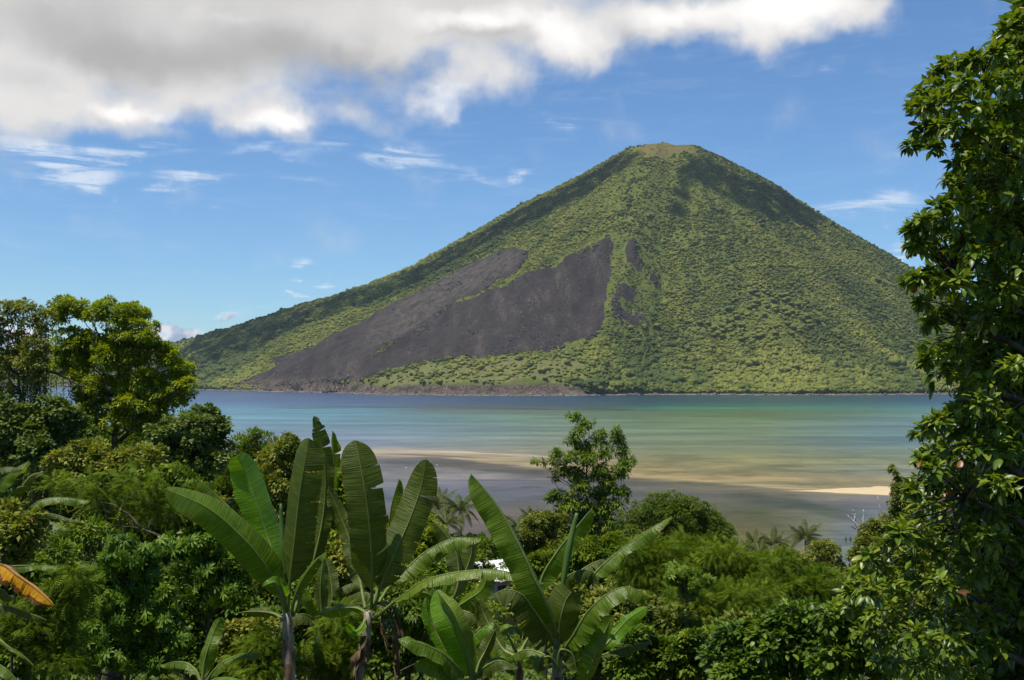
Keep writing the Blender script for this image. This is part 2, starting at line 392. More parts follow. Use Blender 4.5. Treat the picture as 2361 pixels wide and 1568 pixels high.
# ------------------------------------------------ the volcano
def build_volcano():
    xs = np.arange(-4400, 2700, 9.0); ys = np.concatenate([np.arange(1780, 3000, 6.), np.arange(3000, 4700, 22.)])
    X, Y = np.meshgrid(xs, ys); Z = volcano_z(X, Y)
    lava = np.full(X.shape, -1e9)
    wx = X+22*(fbm(X*.03, Y*.03, 61, 4)-.5); wy = Y+55*(fbm(X*.03, Y*.03, 62, 4)-.5)
    for k in 'ABCDE': lava = np.maximum(lava, poly_dist(wx, wy, ZONES[k]))
    old = poly_dist(wx, wy, ZONES['A']); fore = poly_dist(wx, wy, ZONES['G']); top = poly_dist(wx, wy, ZONES['H'])
    lv = sstep(-3, 5, lava); od = sstep(-10, 40, old)*sstep(1600, 2400, Y)*sstep(-420, -250, X)
    # the flow stands a few metres proud of the slope, with its own rough skin
    Z = Z + lv*(2+5*fbm(X*.035, Y*.035, 71, 4)+4*np.abs(fbm(X*.02+Y*.01, Y*.008, 72, 3)-.5)*4)
    nx, ny = len(xs), len(ys)
    V = np.stack([X, Y, Z], -1).reshape(-1, 3)
    i = np.arange(ny-1)[:, None]*nx; j = np.arange(nx-1)[None, :]
    Q = np.stack([i+j, i+j+1, i+nx+j+1, i+nx+j], -1).reshape(-1, 4)
    keep = (Z.ravel()[Q] > -11).any(1); Q = Q[keep]
    me = mesh_from('volcano', V, None, Q, {'lava': lv.ravel(), 'old': od.ravel(), 'fore': sstep(-8, 25, fore).ravel(), 'top': sstep(-12, 22, top).ravel()}, [volcano_mat()], True)
    link('volcano', me, label='green volcanic cone with a black lava flow rising across the water', kind='structure')
def volcano_mat():
    m, N, out = mat('volcano_ground')
    geo = N.new('ShaderNodeNewGeometry'); P = geo.outputs['Position']
    sep = N.new('ShaderNodeSeparateXYZ'); N.put(sep.inputs[0], P); z = sep.outputs[2]
    n1 = N.noise(P, .012, 6, .6); n2 = N.noise(P, .06, 5, .65); n3 = N.noise(P, .35, 3, .6)
    grass = N.mix(N.step(n2, .35, .65), (.080, .100, .016), (.155, .158, .030))
    grass = N.mix(N.step(n1, .45, .62), grass, (.105, .13, .024))
    n3s = N.step(n3, .3, .75)
    grass = N.mix(N.m('MULTIPLY', n3s, .5), grass, (.045, .075, .014))
    # lava
    lavc = N.mix(N.step(n3, .3, .7), (.016, .013, .0115), (.050, .041, .036))
    lavc = N.mix(N.m('MULTIPLY', N.step(n2, .5, .75), .5), lavc, (.065, .055, .048))
    mp = N.new('ShaderNodeMapping'); N.put(mp.inputs[0], P); mp.inputs['Scale'].default_value = (.03, .005, .012); mp.inputs['Rotation'].default_value = (0, 0, R_(-20))
    sk = N.noise(mp.outputs[0], 1.0, 6, .65)
    pale = N.m('MULTIPLY', N.step(sk, .53, .66), N.step(n3, .42, .58))
    lavc = N.mix(N.step(sk, .36, .52, .45, 0), lavc, (.011, .009, .009))
    lavc = N.mix(N.m('MULTIPLY', pale, .5), lavc, (.15, .12, .095))
    oldc = N.mix(N.step(n2, .35, .65), (.038, .033, .030), (.095, .080, .060))
    lavc = N.mix(N.m('MULTIPLY', attr(N, 'old'), .75), lavc, oldc)
    low = N.m('MULTIPLY', N.step(z, 42, 12), N.step(n2, .42, .58))
    lavc = N.mix(N.m('MULTIPLY', low, .75), lavc, (.13, .10, .06))
    # sparse scrub on older rock
    forec = N.mix(N.step(n2, .38, .62), (.12, .11, .05), (.15, .16, .045))
    rock = N.mix(N.step(n3, .35, .65), (.045, .034, .029), (.165, .122, .095)); rock = N.mix(N.step(n2, .46, .6), rock, (.045, .036, .033))
    c = N.mix(N.m('MULTIPLY', attr(N, 'fore'), .8), grass, forec)
    c = N.mix(N.m('MULTIPLY', attr(N, 'top'), N.m('ADD', N.m('MULTIPLY', N.step(n2, .30, .60), .5), .45)), c, N.mix(N.step(n2, .4, .6), (.155, .095, .045), (.135, .115, .035)))
    edge = N.m('ADD', attr(N, 'lava'), N.m('MULTIPLY', N.m('SUBTRACT', N.noise(P, .14, 5, .75), .5), 1.1))
    c = N.mix(N.step(edge, .46, .54), c, lavc)
    sepn = N.new('ShaderNodeSeparateXYZ'); N.put(sepn.inputs[0], geo.outputs['True Normal'])
    cliff = N.m('MULTIPLY', N.step(sepn.outputs[2], .80, .62), N.step(z, 26, 14))
    zl = N.m('ADD', N.m('ADD', z, N.m('MULTIPLY', N.m('SUBTRACT', n2, .5), 22)), N.m('MULTIPLY', N.m('SUBTRACT', n1, .5), 26))
    cliff = N.m('MAXIMUM', cliff, N.step(zl, 8, 4))
    c = N.mix(cliff, c, rock)
    c = N.mix(N.m('MULTIPLY', N.step(z, 1.6, .9), .6), c, (.30, .27, .24))
    b = N.new('ShaderNodeBsdfPrincipled'); N.put(b.inputs['Base Color'], c); b.inputs['Roughness'].default_value = .9; b.inputs['Specular IOR Level'].default_value = .15
    bp = N.new('ShaderNodeBump'); bp.inputs['Strength'].default_value = .7; bp.inputs['Distance'].default_value = 5
    N.put(bp.inputs['Height'], N.m('ADD', N.noise(P, .16, 5, .7), N.m('MULTIPLY', n2, 1.5)))
    N.l.new(bp.outputs[0], b.inputs['Normal'])
    N.l.new(b.outputs[0], out.inputs[0]); return m
build_volcano()

M_forest = leaf_mat('far_foliage', (.052, .078, .015), (.108, .130, .021), (.185, .192, .034), .7, 0.1, .15)
def blob_cloud(acc, C, rad, sub, rng, var, squash=.8, jit=.22):
    V0, T0 = ico(sub); n, k = len(C), len(V0)
    r = rad[:, None]*(1+jit*rng.normal(size=(n, k)))
    V = V0[None]*r[..., None]; V[..., 2] *= squash
    a = rng.uniform(0, 6.28, n); c, s = np.cos(a)[:, None], np.sin(a)[:, None]
    V = np.stack([V[..., 0]*c-V[..., 1]*s, V[..., 0]*s+V[..., 1]*c, V[..., 2]], -1)+C[:, None]
    T = (T0[None]+(np.arange(n)*k)[:, None, None]).reshape(-1, 3)
    acc.add(V.reshape(-1, 3), T, None, np.repeat(var, k))
def build_forest():
    rng = np.random.default_rng(5); acc = Acc(); small = Acc()
    n = 420000
    x = rng.uniform(-1500, 1650, n); y = rng.uniform(1850, 3050, n)
    x2 = rng.uniform(-3300, -800, 26000); y2 = rng.uniform(2500, 4100, 26000)
    x = np.concatenate([x, x2]); y = np.concatenate([y, y2])
    z = volcano_z(x, y)
    zx = (volcano_z(x+4, y)-z)/4; zy = (volcano_z(x, y+4)-z)/4
    face = (-zx*(0-x)-zy*(0-y)+1*(CAMZ-z))   # keep what faces the camera, plus a little beyond the ridge
    face = face/np.hypot(x, y)
    lava = np.full(x.shape, -1e9)
    for k in 'ABCDE': lava = np.maximum(lava, poly_dist(x, y, ZONES[k]))
    fore = in_poly(x, y, ZONES['G']); top = poly_dist(x, y, ZONES['H'])
    ph = np.degrees(np.arctan2(x-PX, PY-y)); rr = np.hypot(x-PX, y-PY)
    dens = .5*fbm(x*.012, y*.012, 91, 4)+.5*fbm(ph*.22, rr*.006, 93, 4); d2 = fbm(x*.07, y*.07, 95, 3)
    p = .30+.75*sstep(.38, .56, dens*.5+d2*.5)
    p *= np.where(fore, .10+.5*sstep(.5, .62, fbm(x*.014, y*.02, 97, 3)), 1); p *= sstep(6, -14, lava); p = np.where(top > 0, .02, p)
    p = np.where((x < 100) & (z < 330) & (dens > .4) & ~fore, np.maximum(p, .75), p)
    p = np.where((z < 70) & ~fore & (lava < 0), 1., p)
    p = np.where(lava > 6, .006, p)
    # the left flank is continuous forest, toned darker inside the cloud shadow outline
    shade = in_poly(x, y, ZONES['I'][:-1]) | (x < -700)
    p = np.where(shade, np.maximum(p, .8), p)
    keep = (z > 4.0) & (face > -.12) & (rng.random(len(x)) < p)
    slope = np.hypot(zx, zy); keep &= ~((slope > .75) & (z < 30) & (x < 140)); keep &= ~((x > -600) & (x < 140) & (z < 9))
    umb = in_poly(x, y, ZONES['U']) & (fbm(x*.02, y*.02, 99, 3) > .42)
    x, y, z, shade, fore, dens, lava, umb, ph, rr = [a[keep] for a in (x, y, z, shade, fore, dens, lava, umb, ph, rr)]
    r = rng.gamma(3.0, .62, len(x))+.8
    r *= np.where(shade & (z < 420), 1.35, 1)*(1+.9*sstep(150, 20, z))*np.where(z > 450, .8, 1)*np.where(fore | (lava > 0), .8, 1)*np.where(lava > -25, .7, 1)
    r *= np.where(rng.random(len(x)) < .02, 1.5, 1)
    hue = .5*fbm(x*.006+3, y*.006, 77, 4)+.5*fbm(ph*.15, rr*.004, 78, 4)
    var = np.clip(.50+4.2*(hue-.5)+1.2*(fbm(x*.03, y*.03, 88, 3)-.5)-.15*(z > 560)+.13*rng.normal(size=len(x))-np.where(shade, .18, 0)+np.where(fore, .1, 0), 0, 1)  # cloud shade on the left flank is also put into the leaf tone
    thin = umb & (rng.random(len(x)) < .05); keep2 = ~umb | thin | (rng.random(len(x)) < .6); umb = thin
    x, y, z, r, var, umb = [a[keep2] for a in (x, y, z, r, var, umb)]
    U_ = np.stack([x, y, z+6], 1)[umb]; blob_cloud(acc, U_, rng.uniform(4.5, 9, len(U_)), 2, rng, rng.uniform(.45, .65, len(U_)), .6, .14)
    x, y, z, r, var = [a[~umb] for a in (x, y, z, r, var)]
    C = np.stack([x, y, z+r*.2], 1)
    big = r > 3.3
    nb = 7; Cb = np.repeat(C[big], nb, 0); rb_ = np.repeat(r[big], nb); u = unit(rng.normal(size=(len(Cb), 3))); u[:, 2] = np.abs(u[:, 2])*.8
    blob_cloud(acc, Cb+u*(rb_*.62)[:, None], rb_*rng.uniform(.32, .6, len(Cb)), 1, rng, np.clip(np.repeat(var[big], nb)+.10*rng.normal(size=len(Cb)), 0, 1), .8, .25)
    blob_cloud(acc, C[big], r[big]*.75, 1, rng, var[big]*.8, .85, .14)
    blob_cloud(acc, C[~big], r[~big], 1, rng, var[~big], .5, .25)
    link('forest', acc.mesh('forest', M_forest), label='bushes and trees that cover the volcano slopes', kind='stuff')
    print('forest', len(x))
build_forest()
M_rock = bark_mat('shore_rock', (.05, .04, .036), (.26, .22, .19), .5)
def build_rocks():
    rng = np.random.default_rng(8); acc = Acc()
    x = rng.uniform(-1100, 1250, 260000); y = rng.uniform(1800, 2700, len(x)); z = volcano_z(x, y)
    k = (z > -.8) & (z < 2.2) & (rng.random(len(x)) < .5); x, y, z = x[k], y[k], z[k]
    r = rng.gamma(2.2, .55, len(x))+.4
    blob_cloud(acc, np.stack([x, y, z+.1], 1), r, 1, rng, rng.random(len(x)), .7, .2)
    link('shore_rocks', acc.mesh('shore_rocks', M_rock), label='dark and pale boulders along the waterline of the volcano', kind='stuff')
    print('rocks', len(x))
build_rocks()
def build_rubble():
    # loose blocks lying on the young flow
    rng = np.random.default_rng(18); acc = Acc(); x = rng.uniform(-700, 360, 150000); y = rng.uniform(2030, 2620, len(x))
    lava = np.full(x.shape, -1e9)
    for k in 'ABCDE': lava = np.maximum(lava, poly_dist(x, y, ZONES[k]))
    d = fbm(x*.03, y*.012, 19, 4); k = (lava > -4) & (rng.random(len(x)) < sstep(.35, .65, d)*.75); x, y, lava, d = x[k], y[k], lava[k], d[k]
    r = rng.gamma(2.2, .42, len(x))+.5; z = volcano_z(x, y)+3.5
    blob_cloud(acc, np.stack([x, y, z], 1), r, 1, rng, rng.random(len(x)), .8, .25)
    m, N, out = mat('lava_block'); b = N.new('ShaderNodeBsdfPrincipled'); b.inputs['Roughness'].default_value = .9
    N.put(b.inputs['Base Color'], N.mix(N.step(attr(N, 'var'), .2, 1), (.012, .010, .010), (.075, .064, .058))); N.l.new(b.outputs[0], out.inputs[0])
    link('lava_rubble', acc.mesh('lava_rubble', m), label='dark loose blocks strewn over the lava flow', kind='stuff')
build_rubble()

# ------------------------------------------------ cloud that shades the flank (stands above the frame)
def cloud_mat():
    m, N, out = mat('cloud_white')
    d = N.new('ShaderNodeBsdfDiffuse'); d.inputs[0].default_value = (.9, .9, .9, 1)
    t = N.new('ShaderNodeBsdfTranslucent'); t.inputs[0].default_value = (.9, .9, .9, 1)
    mx = N.new('ShaderNodeMixShader'); mx.inputs[0].default_value = .3
    N.l.new(d.outputs[0], mx.inputs[1]); N.l.new(t.outputs[0], mx.inputs[2]); N.l.new(mx.outputs[0], out.inputs[0]); return m
M_cloud = cloud_mat()
def build_cloud(poly, label, seed):
    rng = np.random.default_rng(seed)
    p = np.asarray(poly, float); lo, hi = p.min(0), p.max(0)
    n = int(np.prod(hi-lo)*.0042); x = rng.uniform(lo[0], hi[0], n); y = rng.uniform(lo[1], hi[1], n)
    d = poly_dist(x, y, poly)+60*(fbm(x*.008, y*.008, seed, 3)-.5); k = d > 4*rng.random(n)**.5*8; x, y, d = x[k], y[k], d[k]
    r = np.clip(d*.5, 6, 15)*rng.uniform(.6, 1.1, len(x))
    zg = np.maximum(volcano_z(x, y), 0)
    s = np.array(SUN); t = (2900-zg)/s[2]
    C = np.stack([x, y, zg], 1)+t[:, None]*s[None]; C[:, 2] += rng.uniform(-10, 50, len(x))
    acc = Acc(); blob_cloud(acc, C, r, 2, rng, np.full(len(x), .5), .7, .06)
    link('cloud', acc.mesh('cloud', M_cloud, smooth=True), label=label, kind='structure')
LEFT = [(-640,3050),(-1000,3300),(-1500,3500),(-1500,2700),(-1050,2600),(-850,2610),(-700,2575)]
build_cloud(ZONES['I'][:17]+LEFT[::-1]+ZONES['I'][:1], 'white cloud drifting above the left flank of the volcano', 3)
build_cloud(ZONES['J'], 'small white cloud above the right shoulder of the volcano', 4)

# ------------------------------------------------ sea
def s2l(c):
    c = np.asarray(c, float)/255; return np.where(c < .04045, c/12.92, ((c+.055)/1.055)**2.4)
SEA_X = [450, 850, 1000, 1250, 1500, 1750, 2000, 2250]
SEA = {
 880: ['385c8a','385c86','38587c','36546e','2c4c5c','2a4a5a','2a4a5a','2a4c68'],
 925: ['3e628c','3e628c','3c5e84','34567a','305668','2c5c64','2c5a68','2c5478'],
 937: ['5082a5','4a7896','405e74','3e6074','326a68','3a7c6a','3c7c70','4a8088'],
 942: ['5a96aa','5a92a0','586c62','5e705c','56785a','5a7c52','5a7a54','6a908c'],
 960: ['5f96a5','6a9aa0','6e9894','76967c','788c66','667e4c','6c8c74','7a968c'],
 985: ['6e91a0','78949a','7c969a','7e967e','80946e','7c8e64','769082','7c9090'],
 1010: ['8796a5','8894a0','8c9e9a','8c9880','8a9472','82906a','6c8278','6c8280'],
 1035: ['96989c','aaa6a2','a8a594','9c9e80','969a70','8c9468','788c7a','788c80'],
 1050: ['a6a298','c0ae98','b09c80','aaa07c','98966c','949462','8e9468','8e946c'],
 1065: ['7c7874','786f68','746a58','bca27c','a69a68','9c9862','969664','949668'],
 1085: ['96908e','969092','827870','736c60','a8966a','a4966a','98987c','949478'],
 1110: ['8a8686','8c8888','88889a','6e6e7c','736e66','a49268','aa9866','a4966a'],
 1130: ['706c70','6e7284','6c728a','686c7e','6e6c6a','82786a','c0aa78','b8a478'],
 1150: ['6a6870','6c6c78','6c6c78','70707a','686868','5a5e50','807a7c','78787c'],
 1180: ['6a6464','706868','726866','766c66','6c6c64','555a42','767c88','788090'],
 1220: ['6a625c','6a625c','6a625c','6c625a','645e48','6c664a','78828e','8292a6'],
 1290: ['645c54','645c54','645c54','645c54','605a40','686248','8a9cb4','8a9cb4']}
def build_sea():
    rows = sorted(SEA); T = np.array([[s2l([int(c[i:i+2], 16) for i in (0, 2, 4)]) for c in SEA[r]] for r in rows])
    u = np.concatenate([np.linspace(-1.2, -.36, 12), np.linspace(-.34, .56, 260), np.linspace(.6, 1.2, 10)])
    d = np.concatenate([np.geomspace(150, 2600, 900), np.geomspace(2800, 40000, 30)])
    U, D = np.meshgrid(u, d); X = U*D; Y = D
    px = 1180+U*F; py = 858+45*F/D
    wob = (fbm(X*.004, Y*.011, 14, 4)-.5)
    pyw = py+wob*26*sstep(942, 1000, py)+(fbm(X*.02, Y*.09, 15, 3)-.5)*10*sstep(945, 1030, py)
    C = np.zeros(X.shape+(3,))
    for c in range(3):
        colr = np.stack([np.interp(px.ravel(), SEA_X, T[k, :, c]) for k in range(len(rows))], 0)
        f = np.interp(pyw.ravel(), rows, np.arange(len(rows))); i = np.clip(f.astype(int), 0, len(rows)-2); t = f-i
        q = np.arange(len(f)); C[..., c] = (colr[i, q]*(1-t)+colr[i+1, q]*t).reshape(X.shape)
    # submerged sand banks: pale ribbons lying across the flat, and dark weed beds
    C *= 1+sstep(1060, 1110, py)[..., None]*(np.array([.06, .0, -.17])-0)
    br = fbm(X*.03, Y*.05, 33, 4)
    def ribbon(pts, hw, colr, amt, soft=.35):
        c0 = np.interp(px, [p[0] for p in pts], [p[1] for p in pts]); end = sstep(pts[0][0]-60, pts[0][0]+40, px)*sstep(pts[-1][0]+80, pts[-1][0]-30, px)
        dd = np.abs(py+wob*10+(br-.5)*hw*1.6-c0)/hw
        k = (sstep(1, soft, dd)*end*amt*(.55+.9*np.clip(br, 0, .6)))[..., None]; k = np.clip(k, 0, 1)
        C[:] = C*(1-k)+s2l(colr)*k
    ribbon([(820,1041),(1000,1049),(1250,1070),(1500,1092),(1750,1108),(2000,1122),(2300,1130)], 13, (205,180,128), .8)
    rf = fbm(X*.010, Y*.024, 55, 5); kk = (sstep(.50, .62, rf)*sstep(944, 955, py)*sstep(1045, 1015, py)*.55)[..., None]; C *= 1-kk*np.array([.42, .25, .22])
    kk = (sstep(.48, .36, rf)*sstep(944, 960, py)*sstep(1045, 1005, py)*.6)[..., None]; C *= 1+kk*np.array([.15, .38, .36])
    ribbon([(1240,1070),(1450,1088),(1640,1107),(1800,1119),(1950,1127)], 5, (232,204,152), 1.1)
    ribbon([(1350,1076),(1600,1098),(1900,1116),(2200,1122)], 12, (196,170,108), .8)
    ribbon([(930,1040),(1100,1046),(1300,1056)], 3, (225,205,175), .8)
    ribbon([(850,1088),(1000,1088),(1140,1096)], 12, (170,160,152), .7)
    ribbon([(850,1062),(1000,1064),(1180,1084),(1260,1092)], 11, (96,86,72), .8)
    ribbon([(900,1047),(980,1050),(1090,1056)], 2.2, (110,90,80), .8)
    ribbon([(1720,1150),(1850,1165),(1960,1185)], 14, (74,80,62), .8)
    ribbon([(640,941),(900,940),(1300,944),(1500,943)], 2.2, (58,74,72), .75)
    ribbon([(1450,941),(1700,943),(2100,941)], 2.6, (70,150,120), .6)
    ribbon([(450,1100),(2300,1118)], 3, (90,88,100), .4)
    C *= 1+(sstep(1480, 1650, px)*sstep(1150, 1190, py)*sstep(1960, 1880, px))[..., None]*np.array([.15, .10, -.25])
    ny, nx = X.shape
    i = np.arange(ny-1)[:, None]*nx; j = np.arange(nx-1)[None, :]
    Q = np.stack([i+j, i+j+1, i+nx+j+1, i+nx+j], -1).reshape(-1, 4)
    V = np.stack([X, Y, np.zeros_like(X)], -1).reshape(-1, 3)
    shallow = sstep(1010, 1075, py).ravel()
    m, N, out = mat('sea_water')
    geo = N.new('ShaderNodeNewGeometry'); P = geo.outputs['Position']
    c = N.mix(1., attr(N, 'tint', False), SEA_GAIN, 'MULTIPLY')
    mp = N.new('ShaderNodeMapping'); N.put(mp.inputs[0], P); mp.inputs['Scale'].default_value = (.006, .035, 1)
    st = N.noise(mp.outputs[0], 1, 8, .68)
    c = N.mix(N.step(st, .49, .60, 0, .75), c, N.mix(1., c, (.66, .74, .76), 'MULTIPLY'))
    c = N.mix(N.step(st, .46, .36, 0, .8), c, N.mix(1., c, (1.35, 1.32, 1.3), 'MULTIPLY'))
    mp2 = N.new('ShaderNodeMapping'); N.put(mp2.inputs[0], P); mp2.inputs['Scale'].default_value = (.05, .22, 1)
    s2 = N.noise(mp2.outputs[0], 1, 6, .7)
    c = N.mix(N.step(s2, .42, .58, 0, .8), c, N.mix(1., c, (.72, .74, .76), 'MULTIPLY'))
    s3 = N.noise(P, .8, 4, .7); c = N.mix(N.step(s3, .40, .62, 0, .45), c, N.mix(1., c, (.66, .68, .70), 'MULTIPLY'))
    b = N.new('ShaderNodeBsdfPrincipled'); N.put(b.inputs['Base Color'], c)
    b.inputs['Roughness'].default_value = .28; N.put(b.inputs['Specular IOR Level'], N.step(attr(N, 'shallow'), 0, 1, .24, .10))
    nm = N.noise(P, .028, 7, .62); c2 = N.mix(N.m('MULTIPLY', N.step(nm, .50, .60), attr(N, 'shallow')), c, N.mix(1., c, (.70, .74, .66), 'MULTIPLY')); N.put(b.inputs['Base Color'], N.mix(N.m('MULTIPLY', N.step(nm, .44, .36), attr(N, 'shallow')), c2, N.mix(1., c, (1.3, 1.24, 1.12), 'MULTIPLY')))
    bp = N.new('ShaderNodeBump'); bp.inputs['Strength'].default_value = .6; bp.inputs['Distance'].default_value = .5
    N.put(bp.inputs['Height'], N.noise(P, .9, 5, .65)); N.l.new(bp.outputs[0], b.inputs['Normal'])
    N.l.new(b.outputs[0], out.inputs[0])
    me = mesh_from('sea', V, None, Q, {'tint': C.reshape(-1, 3), 'shallow': shallow}, [m], True)
    link('sea', me, label='blue and green tropical strait with shallow tidal flats', kind='structure')
SEA_GAIN = (.62, .62, .62)
build_sea()
def build_sandbar():
    # low bank of dry sand, 350-390 m out on the right
    m, N, out = mat('dry_sand')
    geo = N.new('ShaderNodeNewGeometry'); P = geo.outputs['Position']
    b = N.new('ShaderNodeBsdfPrincipled'); N.put(b.inputs['Base Color'], N.mix(N.noise(P, .25, 5, .7), (.40, .30, .15), (.56, .44, .25)))
    b.inputs['Roughness'].default_value = .95
    N.l.new(b.outputs[0], out.inputs[0])
    n = 200; xs = np.linspace(100, 215, n); ctr = 374-.06*(xs-120)+3*(fbm(xs*.05, xs*0, 4, 3)-.5)
    hw = 19*sstep(100, 160, xs)*(.8+.5*fbm(xs*.08, xs*0+3, 6, 3))
    m_ = 15; S = np.linspace(-1, 1, m_)
    Y = ctr[:, None]+hw[:, None]*S[None]*(1+.25*(fbm(xs[:, None]*.2+0*S, S[None]*2+0*xs[:, None], 9, 2)-.5)); X = xs[:, None]+0*S[None]
    Z = (1-S[None]**2)*.35*sstep(100, 150, xs)[:, None]+.05*fbm(X*.3, Y*.3, 2, 3)-.03
    i = np.arange(n-1)[:, None]*m_; j = np.arange(m_-1)[None, :]
    Q = np.stack([i+j, i+m_+j, i+m_+j+1, i+j+1], -1).reshape(-1, 4)
    me = mesh_from('sandbar', np.stack([X, Y, Z], -1).reshape(-1, 3), None, Q, None, [m], True)
    link('sandbar', me, label='pale dry sandbar in the shallows at the right', kind='structure')
build_sandbar()

# ------------------------------------------------ near hillside
def build_ground():
    xs = np.concatenate([np.linspace(-400, -60, 35), np.linspace(-58, 58, 100), np.linspace(60, 400, 35)])
    ys = np.concatenate([np.linspace(-80, -2, 12), np.linspace(0, 60, 80), np.linspace(61, 260, 130)])
    X, Y = np.meshgrid(xs, ys); Z = ground_z(X, Y)
    nx, ny = len(xs), len(ys); i = np.arange(ny-1)[:, None]*nx; j = np.arange(nx-1)[None, :]
    Q = np.stack([i+j, i+j+1, i+nx+j+1, i+nx+j], -1).reshape(-1, 4)
    m, N, out = mat('hillside_soil')
    geo = N.new('ShaderNodeNewGeometry'); P = geo.outputs['Position']
    b = N.new('ShaderNodeBsdfPrincipled'); b.inputs['Roughness'].default_value = .95
    n = N.noise(P, 1.2, 6, .7)
    N.put(b.inputs['Base Color'], N.mix(N.step(n, .4, .6), (.035, .05, .012), (.075, .055, .03)))
    N.l.new(b.outputs[0], out.inputs[0])
    link('ground', mesh_from('ground', np.stack([X, Y, Z], -1).reshape(-1, 3), None, Q, None, [m], True), label='earth of the hillside under the plants', kind='structure')
build_ground()

# ------------------------------------------------ vegetation
# reading frames: each turns positions noted in one enlarged part of the photograph into picture positions
def fr(x0, y0, k): return lambda x, y, *r: (x0+k*x, y0+k*y)+tuple(k*v for v in r)
R1 = fr(0, 634, .2941); R2 = fr(0, 1095, .3015); R3 = fr(346, 922, .4117); R4 = fr(980, 922, .4117)
R5 = fr(1441, 980, .375); R6 = fr(1844.5, 0, .5); R7 = fr(1844.5, 784, .5); R0 = fr(0, 0, 1)
T_simple = tpl_simple(); T_round = tpl_simple(.42, .05, .15); T_narrow = tpl_simple(.14, .04, .2)
T_near = tpl_leaf(.23, .07, .22, wave=.012); T_whorl = tpl_whorl(); T_spray = tpl_spray(); T_whorl2 = tpl_whorl(6, .17, .2, .5, 4)
T_wide = tpl_leaf(.3, .06, .2, (0, .2, .55, .85, 1), (.1, .85, 1, .5, .02))
M_bark = bark_mat('bark_brown', (.03, .022, .015), (.10, .08, .055)); M_bark2 = bark_mat('bark_grey', (.12, .11, .09), (.32, .29, .24))
M_vine = leaf_mat('leaf_vine', (.065, .115, .004), (.19, .255, .007), (.35, .375, .014), .5, .38, .3)
M_olive = leaf_mat('leaf_olive', (.060, .095, .008), (.145, .175, .014), (.26, .26, .028), .55, .28, .3, odd=(.22, .08, .03))
M_grey = leaf_mat('leaf_grey_green', (.045, .085, .012), (.110, .160, .025), (.22, .265, .07), .55, .25, .2)
M_mid = leaf_mat('leaf_mid_green', (.042, .090, .006), (.105, .170, .009), (.20, .255, .015), .5, .3, .22)
M_dark = leaf_mat('leaf_dark_gloss', (.028, .065, .005), (.065, .125, .008), (.14, .21, .015), .42, .28, .3)
M_feather = leaf_mat('leaf_feathery', (.045, .092, .005), (.098, .155, .008), (.175, .225, .013), .65, .35, .12)
M_palmate = leaf_mat('leaf_palmate', (.040, .090, .005), (.090, .165, .010), (.16, .235, .018), .5, .3, .22)
M_mango = leaf_mat('leaf_mango', (.042, .085, .005), (.085, .135, .007), (.15, .19, .010), .55, .25, .2)
M_big = leaf_mat('leaf_near_tree', (.035, .075, .006), (.095, .155, .010), (.21, .26, .020), .38, .32, .4, odd=(.22, .09, .02))
M_palm = leaf_mat('leaf_palm', (.03, .045, .008), (.075, .095, .016), (.14, .15, .03), .55, .25, .2)
LEAFN = [0]
def crown(acc, lobes, rng, tpl, leaf, cr, lai=1.2, fill=.3, flat=.85, droop=.35, up=.7, base=.5, spread=.16, area=None, seed=0, ragged=.12):
    "leaf clumps over the lobes' surfaces plus thinner leaves inside; lobes = rows x, y, z, r"
    L = np.asarray(lobes, float); la = (area if area else .5)*leaf*leaf*.26
    twigs = []
    for li, (x, y, z, r) in enumerate(L):
        crr = min(cr, r*.6); c0 = np.array([x, y, z])
        nleaf = lai*4*math.pi*r*r/la; nc = max(6, int(5.5*(r/crr)**2))
        u = unit(rng.normal(size=(nc, 3))); u[:, 2] = np.where(u[:, 2] < -.55, -u[:, 2], u[:, 2])
        rr = r*rng.uniform(.58, 1.12, nc); out_ = rng.random(nc) < ragged; rr = np.where(out_, r*rng.uniform(1.12, 1.42, nc), rr)
        C = c0+u*rr[:, None]*np.array([1, 1, flat])
        # drop clumps that end up deep inside another lobe
        ok = np.ones(nc, bool)
        for lj, (a, b, c, q) in enumerate(L):
            if lj != li: ok &= np.linalg.norm((C-[a, b, c])/[1, 1, flat], axis=1) > q*.66
        C = C[ok]; u = u[ok]; out_ = out_[ok]
        if not len(C): continue
        per = max(4, int(nleaf/nc)); n = len(C)*per
        cv = base+spread*rng.normal(size=len(C)); cs = rng.uniform(.7, 1.25, len(C))*np.where(out_, .55, 1)
        uu = unit(rng.normal(size=(n, 3))); U = np.repeat(u, per, 0)
        uu = unit(uu+.55*U+np.array([0, 0, .25]))
        pos = np.repeat(C, per, 0)+uu*(crr*np.repeat(cs, per)*rng.uniform(.3, 1, n)**.5)[:, None]*np.array([1, 1, .75])
        d = unit(uu*.9+.35*U+rng.normal(size=(n, 3))*.35+np.array([0, 0, -droop]))
        nr = unit(np.array([0, 0, up])+.45*uu+.3*U+rng.normal(size=(n, 3))*.28)
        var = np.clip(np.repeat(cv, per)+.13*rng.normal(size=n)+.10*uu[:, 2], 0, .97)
        var = np.where(rng.random(n) < .004, 1., var)
        scatter(acc, tpl, pos, d, nr, leaf*rng.uniform(.65, 1.2, n), var); LEAFN[0] += n
        k = int(nleaf*fill)
        if k:
            pos = c0+unit(rng.normal(size=(k, 3)))*(r*.75*rng.random(k)**.4)[:, None]*np.array([1, 1, flat])
            scatter(acc, tpl, pos, rng.normal(size=(k, 3)), np.array([0, 0, 1.])+.6*rng.normal(size=(k, 3)), leaf*rng.uniform(.7, 1.2, k), np.clip(base+.1*rng.normal(size=k), 0, .9))
        for q in C[rng.random(len(C)) < .45]: twigs.append((li, q))
    return twigs
